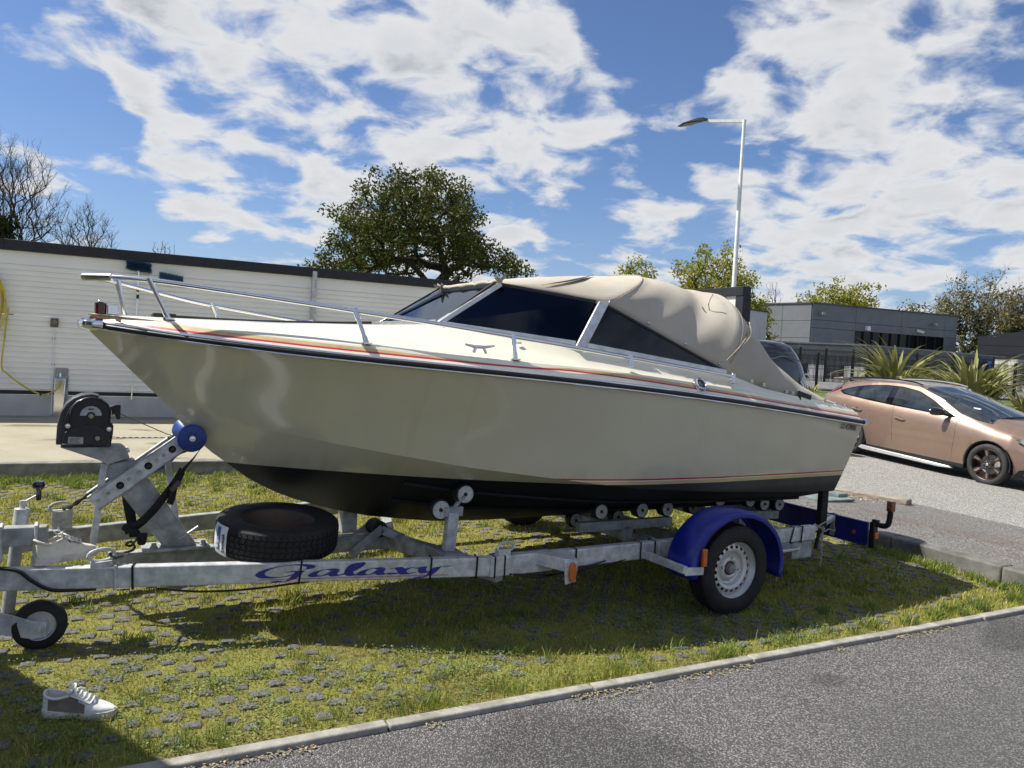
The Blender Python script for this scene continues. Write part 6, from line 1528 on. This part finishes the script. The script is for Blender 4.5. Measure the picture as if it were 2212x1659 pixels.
# spare wheel
sw = thing('spare_wheel', 'spare tyre with worn brown rim lying flat on the trailer tongue', 'spare wheel', Vector(BC)+Matrix.Rotation(BA, 3, 'Z') @ Vector((2.60, .37, .503)), BA)
tilt = Vector((-.03, .075, 1)).normalized()
b = MB(); tyre(b, (0, 0, 0), tilt, .345, .185, .205, 72, True, 5); b.build('tyre', rubber, sw, 30)
b = MB(); b.lathe([(.218, .070), (.212, .080), (.204, .078), (.198, .060), (.180, .040), (.176, -.02), (.160, -.05), (.10, -.055), (.06, -.045), (.04, -.05), (0, -.05)], (0, 0, 0), tilt, 48); b.build('rim', dkrim, sw, 40)
# tyre label wraps the tread
rows_ = []
u0 = tilt.orthogonal().normalized(); 
def TP(a, r, h): 
    x_ = Vector((math.cos(a), math.sin(a), 0)); x_ = (x_-tilt*x_.dot(tilt)).normalized(); return x_*r+tilt*h
a_l = R(57)
def wrap_label(a0, a1, h0, h1, m, name, r=.3495, n=8):
    b = MB(); b.grid([[TP(a0+(a1-a0)*k/n, r-.014*abs(h/.09)**4, h) for h in np.linspace(h0, h1, 7)] for k in range(n+1)], flip=False); return b.build(name, m, sw, 0)
wrap_label(R(5), R(28), -.084, .082, mat('tyre_label_white', (.66, .70, .72), .45, 0, .06, 30), 'tyre_label')
wrap_label(R(12), R(18), -.055, .070, mat('tyre_label_blue', (.02, .09, .36), .4, 0, .1, 20), 'label_band', .3508)
def wrap_text(s_, a_c, h0, size, m, r=.352):
    # small print running up the label, placed letter sheet by letter sheet
    p = TP(a_c, r, h0); n_ = TP(a_c, 1, 0); text_mesh('label_print', s_, size, frame4(p, tilt, n_.cross(tilt)*-1 if False else tilt.cross(n_)*1.0), m, sw, bold=.0006)
wrap_text('Security', R(22.5), -.062, .032, ink); wrap_text('Tyre 185 R14C', R(15.6), -.045, .011, whiteink, .3528); wrap_text('8PR  102/100', R(13.6), -.045, .011, whiteink, .3528)
# sneakers
def sneaker(name, label, loc, rz, parts, roll=0):
    t = thing(name, label, 'shoe', loc, rz); t.rotation_euler = (roll, 0, rz)
    up_, side_, toe_, lc = parts
    # outline of the sole: x heel 0 .. toe .29
    T = [(0, .020, .0), (.02, .034, 0), (.07, .037, .001), (.13, .035, .004), (.19, .044, .003), (.235, .044, .002), (.27, .032, -.001), (.288, .014, -.002)]
    b = MB(); rows_ = []
    for x, w_, off in T:
        z1 = .030+.004*(x < .05)+.004*max(0, (x-.2)/.09); z0 = .010*max(0, (x-.23)/.06)**2
        rows_.append([Vector((x, off-w_*.96, z0)), Vector((x, off-w_*1.04, z1*.5)), Vector((x, off-w_, z1)), Vector((x, off+w_, z1)), Vector((x, off+w_*1.04, z1*.5)), Vector((x, off+w_*.96, z0)), Vector((x, off-w_*.96, z0))])
    b.grid(rows_, flip=True); b.add(rows_[0][:6], [(0, 1, 2, 3, 4, 5)]); b.add(rows_[-1][:6], [(5, 4, 3, 2, 1, 0)]); b.build('sole', sole, t, 35, bevel=.002)
    # upper: sections with top line height
    U = [(.006, .024, .098, .6), (.03, .033, .090, .62), (.07, .034, .080, .6), (.105, .034, .088, .62), (.125, .034, .100, .62), (.15, .038, .088, .75), (.18, .041, .074, .85), (.21, .042, .062, .95), (.24, .039, .053, 1), (.265, .030, .046, 1), (.283, .012, .038, 1)]
    b = MB(); rows_ = []
    for x, w_, h_, cl in U:
        r_ = []
        for k in range(13):
            a = math.pi*(-.02+1.04*k/12); c_, s_ = math.cos(a), math.sin(a)
            op = max(0, 1-cl)*2.2
            y = w_*math.copysign(abs(c_)**.55, c_); z = .028+(h_-.028)*max(0, s_)**.8
            if x < .13 and abs(c_) < .75: z = min(z, h_); y = w_*.78*math.copysign(1, c_) if abs(c_) > .02 else 0
            r_.append(Vector((x, y, z)))
        if x < .13:         # open collar: hollow middle
            for k in range(4, 9): r_[k] = Vector((x, r_[k].y*.75, .045))
            r_[3].z = h_; r_[9].z = h_
        rows_.append(r_)
    hp = [rows_[0][q] for q in (0, 1, 2, 3, 9, 10, 11, 12)]; b.add(hp, [tuple(range(8))], 1 if up_ is creamsh else 2)
    b.grid(rows_, flip=False, mis=lambda i, j: (1 if (i < 9 and (j < 3 or j > 8) and i > 0 and i < 6) else ((1 if up_ is creamsh else 2) if i == 0 else 0)))
    b.build('upper', [up_, side_, toe_], t, 50)
    b = MB(); b.add([(.20, -.036, .066), (.118, -.037, .098), (.118, .037, .098), (.20, .036, .066), (.16, 0, .098)], [(0, 1, 4), (1, 2, 4), (2, 3, 4), (3, 0, 4)]); b.build('tongue', up_, t, 0)
    b = MB(); b.tube(spline([(.115, -.03, .095), (.06, -.033, .083), (.02, -.031, .092), (.004, 0, .101), (.02, .031, .092), (.06, .033, .083), (.115, .03, .095)], 6), .0055, 7); b.build('collar', up_, t)
    for k in range(5):
        x = .13+.017*k; z = .104-.008*k; w_ = .026+.001*k
        b = MB(); b.tube(spline([(x, -w_, z-.006), (x+.004, -w_*.4, z+.005), (x-.002, w_*.4, z+.005), (x+.003, w_, z-.006)], 4), .0038, 6); b.build('lace', lc, t)
    b = MB()
    for s_ in (1, -1): b.tube(spline([(.122, 0, .112), (.116, .02*s_, .122), (.104, .034*s_, .118), (.112, .026*s_, .108), (.122, .004*s_, .110), (.134, .022*s_, .108), (.146, .034*s_, .098)], 5), .0038, 6)
    b.tube(spline([(.118, 0, .112), (.108, -.004, .130), (.104, 0, .142)], 4), .004, 6); b.build('lace_bow', lc, t)
    return t
gs = at(86, 1553, 3.04); 
e0 = Vector((-1.865, 3.125, .006)); e1 = Vector((-1.56, 3.14, .006)); sneaker('sneaker', 'white and taupe sneaker standing alone on the grass at lower left', e0, math.atan2(e1.y-e0.y, e1.x-e0.x)+.02, (leather, suede, leather, lace))
M_b = Matrix.Rotation(BA, 3, 'Z')
p0 = Vector(BC)+M_b @ Vector((3.795, .418, .417)); p1 = Vector(BC)+M_b @ Vector((3.5, .485, .417)); dv = p1-p0
sneaker('sneaker', 'cream sneaker resting on the front trailer beam above the jockey wheel', p0+Vector((-.015, .02, .004)), math.atan2(dv.y, dv.x)+R(38), (creamsh, creamsh, suede, lace)).scale = (1.08, 1.08, 1.25)

# ================================================================ the parked car (x forward, y left; camera sees its right side)
Kx = Vector((math.sin(R(153.5)), math.cos(R(153.5)), -.055)).normalized(); Ky = Vector((-math.cos(R(153.5)), math.sin(R(153.5)), 0)).normalized(); Kz = Kx.cross(Ky)
car = thing('parked_car', 'bronze five door hatchback with black mirrors parked behind the boat stern', 'car')
car.matrix_world = Matrix(((Kx.x, Ky.x, Kz.x, 8.377), (Kx.y, Ky.y, Kz.y, 12.606), (Kx.z, Ky.z, Kz.z, -.10), (0, 0, 0, 1)))
CX_ = [-3.52, -3.38, -3.1, -2.7, -2.3, -1.9, -1.45, -1.0, -.6, -.3, 0, .3, .6, .8, .90]
CT = dict(zt=[.98, 1.22, 1.37, 1.44, 1.475, 1.485, 1.465, 1.365, 1.25, 1.16, 1.075, 1.02, .93, .80, .62],
          ze=[.96, 1.12, 1.235, 1.335, 1.40, 1.43, 1.415, 1.275, 1.075, 1.00, .965, .91, .82, .70, .55],
          wt=[.56, .60, .62, .64, .645, .64, .635, .69, .765, .77, .72, .68, .60, .48, .34],
          zb=[.93, 1.05, 1.07, 1.06, 1.045, 1.025, 1.010, 1.0, .985, .945, .905, .85, .76, .64, .50],
          wb=[.66, .76, .80, .825, .83, .83, .83, .83, .825, .815, .80, .77, .68, .52, .38],
          wm=[.70, .81, .86, .885, .89, .89, .89, .89, .89, .885, .88, .85, .76, .60, .42])
def ct(k, x): return float(np.interp(x, CX_, CT[k]))
def arch_z(x, zs):
    z = zs
    for xc in (0.0, -2.65):
        d = abs(x-xc)
        if d < .375: z = max(z, .345+math.sqrt(.375**2-d*d)*1.0)
    return z
xs_c = sorted(set(np.round(np.concatenate([np.linspace(-3.52, .90, 70), np.linspace(-.374, .374, 26), np.linspace(-3.024, -2.276, 26)]), 4)))
rows = {1: [], -1: []}
for x in xs_c:
    v = {k: ct(k, x) for k in CT}; zb0 = arch_z(x, .20)
    pr = [(0, v['zt']), (v['wt']*.5, v['zt']-.008), (v['wt']*.85, v['zt']*.55+v['ze']*.45+.012), (v['wt'], v['ze']), (v['wt']*.5+v['wb']*.5+.004, (v['ze']+v['zb'])/2), (v['wb'], v['zb']), (v['wb']*.55+v['wm']*.45, v['zb']-.045), (v['wm'], v['zb']-.16)]
    zlow = [(v['wm']+.004, .62), (v['wm']-.008, .42), (v['wm']-.022, .30), (v['wm']-.03, .262), (v['wm']-.03, .235), (v['wm']-.045, .20)]
    for (y, z) in zlow: pr.append((y, max(min(z, v['zb']-.17), zb0)))
    pr.append((v['wm']-.14, max(.20, zb0)))
    for s in (1, -1): rows[s].append([Vector((x, -s*y, z)) for y, z in pr])
def cmis(i, j):
    x = (xs_c[i]+xs_c[i+1])/2
    if j < 3 and -1.36 < x < -.06: return 1
    if j < 3 and -3.42 < x < -3.12: return 1
    if j >= 11: return 2
    return 0
b = MB()
for s in (1, -1): b.grid(rows[s], 0, flip=(s == -1), mis=cmis)
for r_ in (rows[1][0], rows[1][-1]): 
    k = len(r_); q = [tuple(p) for p in r_]+[(p.x, -p.y, p.z) for p in r_[::-1]]; b.add(q, [tuple(range(len(q)))], 0)
cb = b.build('body', [carp, carglass, clad], car, 28, merge=True)
b = MB(); b.box((-1.3, 0, .33), (4.2, 1.45, .20)); b.box((-1.3, 0, .62), (4.0, 1.3, .5)); b.build('underbody', clad, car)
def sidey(x, z, off=.006):
    zb_, ze_ = ct('zb', x), ct('ze', x); t = min(1.0, max(0, (z-zb_)/max(.02, ze_-zb_))); y = ct('wb', x)+(ct('wt', x)-ct('wb', x))*t+.016*math.sin(math.pi*t)
    return y+off
BOT = [(-3.06, 1.16), (-2.95, 1.115), (-2.38, 1.072), (-1.88, 1.045), (-1.16, 1.018), (-.73, 1.003), (-.60, .998)]
TOP = [(-3.06, 1.165), (-2.92, 1.225), (-2.72, 1.282), (-2.51, 1.325), (-2.1, 1.378), (-1.75, 1.385), (-1.42, 1.345), (-1.12, 1.235), (-.85, 1.105), (-.60, 1.0)]
for s in (1, -1):
    def patch(name, x0, x1, m, off, ins=0.0, n=14, sl0=0, sl1=0):
        b = MB(); lo, hi = [], []
        rws = []
        for k in range(n+1):
            x = x0+(x1-x0)*k/n; zb_ = interp(x, BOT, 1)+ins; zt_ = interp(x, TOP, 1)-ins
            zt_ = max(zt_, zb_+.002); u = k/n
            rws.append([Vector((x+(sl0*(1-u)+sl1*u)*f, -s*sidey(x, zb_+(zt_-zb_)*f, off), zb_+(zt_-zb_)*f)) for f in (0, .33, .66, 1)])
        b.grid(rws, flip=(s == -1)); return b.build(name, m, car, 40)
    patch('window_surround', -3.06, -.60, blackgl, .007, 0, 40)
    patch('side_window', -2.96, -2.66, carglass, .011, .022, 8); patch('side_window', -2.58, -1.97, carglass, .011, .02, 12, .03, .03); patch('side_window', -1.84, -.78, carglass, .011, .02, 20, .02, 0)
    # door joints
    for pts in ([(-1.72, .215), (-1.72, .50), (-1.75, .8), (-1.78, 1.03)], [(-.60, .215), (-.585, .45), (-.57, .75), (-.585, .985)], [(-.36, .985), (-.30, .93), (-.16, .90), (.3, .83), (.6, .745)]):
        P = []
        for x, z in spline([(x, 0, z) for x, z in pts], 5) and [(p.x, p.z) for p in spline([(x, 0, z) for x, z in pts], 5)]:
            v = {k: ct(k, x) for k in CT}
            y = np.interp(z, [.2, .262, .42, .62, v['zb']-.16, v['zb']-.045, v['zb'], v['ze']], [v['wm']-.045, v['wm']-.03, v['wm']-.008, v['wm']+.004, v['wm'], v['wb']*.55+v['wm']*.45, v['wb'], v['wt']])
            P.append((x, -s*(y-.001), z))
        b = MB(); b.tube(P, .0035, 4); b.build('panel_joint', ink, car, 0)
    for x, z in ((-1.59, .825), (-2.50, .868)):
        b = MB(); b.tube(spline([(x-.11, -s*.886, z+.012), (x-.09, -s*.91, z+.010), (x+.05, -s*.912, z-.002), (x+.10, -s*.888, z-.006)], 4), [.010]*13, 8); b.build('door_handle', carp, car)
        b = MB(); b.lathe([(0, .002), (.034, .002), (.04, 0)], (x-.01, -s*.886, z+.008), (0, -s, 0), 14); b.build('handle_recess', mat('recess_bronze', (.20, .115, .08), .4, .5) if 'recess_bronze' not in MATS else MATS['recess_bronze'], car)
    # mirror
    b = MB(); mr = []
    for k in range(9):
        a = math.pi*k/8; r0 = math.sin(a)**.6
        mr.append([Vector((-.83-.05*math.cos(q)*r0+.04*(k-4)/4*0, -s*(.90+.225*k/8), 1.045+.072*math.sin(q)*r0)) for q in np.linspace(0, 2*math.pi, 17)])
    mr = []
    for k in range(9):
        u = k/8; r0 = (1-abs(2*u-1)**3.2)**.5 if 0 < u < 1 else .02
        mr.append([Vector((-.80-.12*u+.085*math.cos(q)*r0*(1 if math.cos(q) > 0 else .35), -s*(.895+.21*u), 1.060+.066*math.sin(q)*r0)) for q in np.linspace(0, 2*math.pi, 17)])
    b.grid(mr, flip=(s == 1)); b.bar((-.72, -s*.82, 1.01), (-.80, -s*.95, 1.03), .06, .04); b.build('wing_mirror', blackgl, car, 60, merge=True)
    # skid strip
    b = MB(); b.prism([(-2.35, -s*.872, .225), (-.62, -s*.872, .185), (-.56, -s*.872, .155), (-.78, -s*.885, .135), (-2.30, -s*.885, .150), (-2.42, -s*.872, .17)][::s], (0, s*.06, 0)); b.build('sill_strip', skid, car, bevel=.012)
    for xw in (0, -2.65):
        c = Vector((xw, -s*.765, .335)); ax = (0, -s, 0)
        w0 = MB(); w0.cyl((xw, -s*.60, .335), (xw, -s*.74, .335), .15, 20); whl = w0.build('wheel', clad, car)
        b = MB(); tyre(b, c, ax, .335, .215, .242, 56, False); b.build('tyre', mat('car_tyre', (.032, .032, .033), .75, 0, .2, 12) if 'car_tyre' not in MATS else MATS['car_tyre'], whl, 40)
        b = MB(); b.lathe([(.250, .100), (.246, .104), (.238, .098), (.230, .06), (.225, -.02), (0, -.02)], c, ax, 48); b.build('rim_barrel', rimb, whl, 40)
        axv = Vector(ax); u = Vector((0, 0, 1)); w_ = axv.cross(u)
        def PQ(r, a, h): return c+(u*math.cos(a)+w_*math.sin(a))*r+axv*h
        for k in range(6):
            a = 2*math.pi*k/6+.12
            b = MB(); b.prism([PQ(.05, a-.5, .055), PQ(.12, a-.16, .066), PQ(.20, a-.20, .078), PQ(.236, a-.17, .086), PQ(.236, a+.20, .086), PQ(.19, a+.16, .076), PQ(.12, a+.24, .066), PQ(.05, a+.5, .055)], axv*.012); b.build('rim_spoke', rimb, whl, 0)
            b = MB(); b.prism([PQ(.120, a+.0, .079), PQ(.165, a-.10, .086), PQ(.225, a-.06, .097), PQ(.225, a+.05, .097), PQ(.170, a+.10, .087)], axv*.004); b.build('spoke_face', rimc, whl, 0)
        b = MB(); b.lathe([(0, .085), (.030, .083), (.034, .076), (.070, .072), (.074, .055)], c, ax, 24); b.build('rim_centre', rimb, whl, 40)
        b = MB(); b.lathe([(0, .089), (.020, .088), (.024, .084)], c, ax, 16); b.build('centre_cap', alu, whl)
        for k in range(5):
            q = PQ(.050, 2*math.pi*k/5+.3, .076); b = MB(); b.lathe([(0, .008), (.007, .007), (.008, 0)], q, ax, 6); b.build('wheel_bolt', steel, whl)
        b = MB(); b.lathe([(0, -.005), (.155, -.005), (.16, -.02)], c, ax, 32); b.build('brake_disc', galv2, whl)
        b = MB(); aa = [R(10*k) for k in range(-1, 20)]
        b.grid([[Vector((xw+r*math.cos(t), -s*y, .345+r*math.sin(t))) for r, y in ((.345, .70), (.362, .872), (.380, .880))] for t in aa], flip=(s == -1)); b.build('wheel_arch_liner', clad, car, 50)
    # lamps
    b = MB(); b.prism([Vector((.36, -s*.825, .80)), Vector((.50, -s*.77, .715)), Vector((.74, -s*.56, .66)), Vector((.72, -s*.52, .73)), Vector((.52, -s*.70, .80))], (.025, -s*.022, .012)); b.build('headlight', mat('headlight_lens', (.55, .57, .60), .08, .6, .3, 14, coat=.6) if 'headlight_lens' not in MATS else MATS['headlight_lens'], car, bevel=.01)
    b = MB(); b.tube(spline([(-3.10, -s*.655, 1.225), (-3.22, -s*.675, 1.15), (-3.33, -s*.715, 1.06), (-3.42, -s*.72, .96)], 4), .017, 6); b.build('tail_light', redtail, car)
    b = MB(); b.tube(spline([(-3.0, -s*.60, 1.385), (-2.85, -s*.605, 1.435), (-2.2, -s*.615, 1.495), (-1.65, -s*.61, 1.487), (-1.42, -s*.625, 1.452)], 6), .014, 7); b.build('roof_rail', blackgl if s == 1 else alu, car)
    # front bumper cladding
    b = MB(); b.prism([(.40, -s*.855, .21), (.48, -s*.84, .34), (.70, -s*.70, .42), (.90, -s*.40, .42), (.93, -s*.40, .21)][::s], (0, s*.03, .0)); b.build('bumper_cladding', clad, car, bevel=.01)
b = MB(); b.box((-3.28, 0, 1.385), (.22, 1.15, .03), 0, Matrix.Rotation(R(-8), 3, 'Y')); b.build('roof_spoiler', carp, car, bevel=.012)
b = MB(); b.tube(spline([(-.12, -.70, 1.02), (-.02, -.35, 1.085), (0, 0, 1.095)], 5), .016, 6); b.build('wiper', blackpl, car)
b = MB(); b.prism([(-.47, -.60, 1.165), (-.41, -.50, 1.155), (-.44, -.48, 1.175), (-.50, -.585, 1.185)], (0, 0, .003)); b.build('windscreen_disc', white, car, 0)

# ================================================================ unseen van, added left of the trailer to cast the lower left shadow
vn = thing('shadow_van', 'added van out of view left of the trailer, shading the lower left grass', 'van', Vector(BC)+M_b @ Vector((4.97, .22, 0)), 0)
vd = (Vector((5.77, -.26, 0))-Vector((5.12, 1.126, 0))).normalized()      # along its rear face
vfw = Vector((.905, .425, 0)).normalized()
va = M_b @ vfw; vn.rotation_euler = (0, 0, math.atan2(va.y, va.x))
b = MB(); pr = [(0, .35), (0.0, 2.25), (.12, 2.40), (3.3, 2.40), (4.1, 1.45), (4.9, 1.15), (5.0, .35)]
b.prism([(x, -.95, z) for x, z in pr], (0, 1.9, 0)); b.build('body', vanp, vn, 30, bevel=.05)
for y in (.3, -.3):
    b = MB(); b.box((-.012, y*1.45, 1.75), (.02, .7, .6)); b.build('rear_window', carglass, vn, bevel=.01)
    b = MB(); b.box((-.03, y*2.9, .95), (.04, .12, .5)); b.build('tail_light', redtail, vn, bevel=.01)
for y in (.93, -.93):
    b = MB(); b.box((3.25, y*1.02, 1.75), (.8, .02, .5)); b.build('side_window', carglass, vn, bevel=.01)
for x in (.9, 4.0):
    for y in (.86, -.86):
        b = MB(); tyre(b, (x, y, .33), (0, math.copysign(1, y), 0), .33, .2, .2, 40, False); b.lathe([(.2, .08), (.17, .04), (0, .05)], (x, y, .33), (0, math.copysign(1, y), 0), 30); b.build('wheel', rubber, vn, 40)
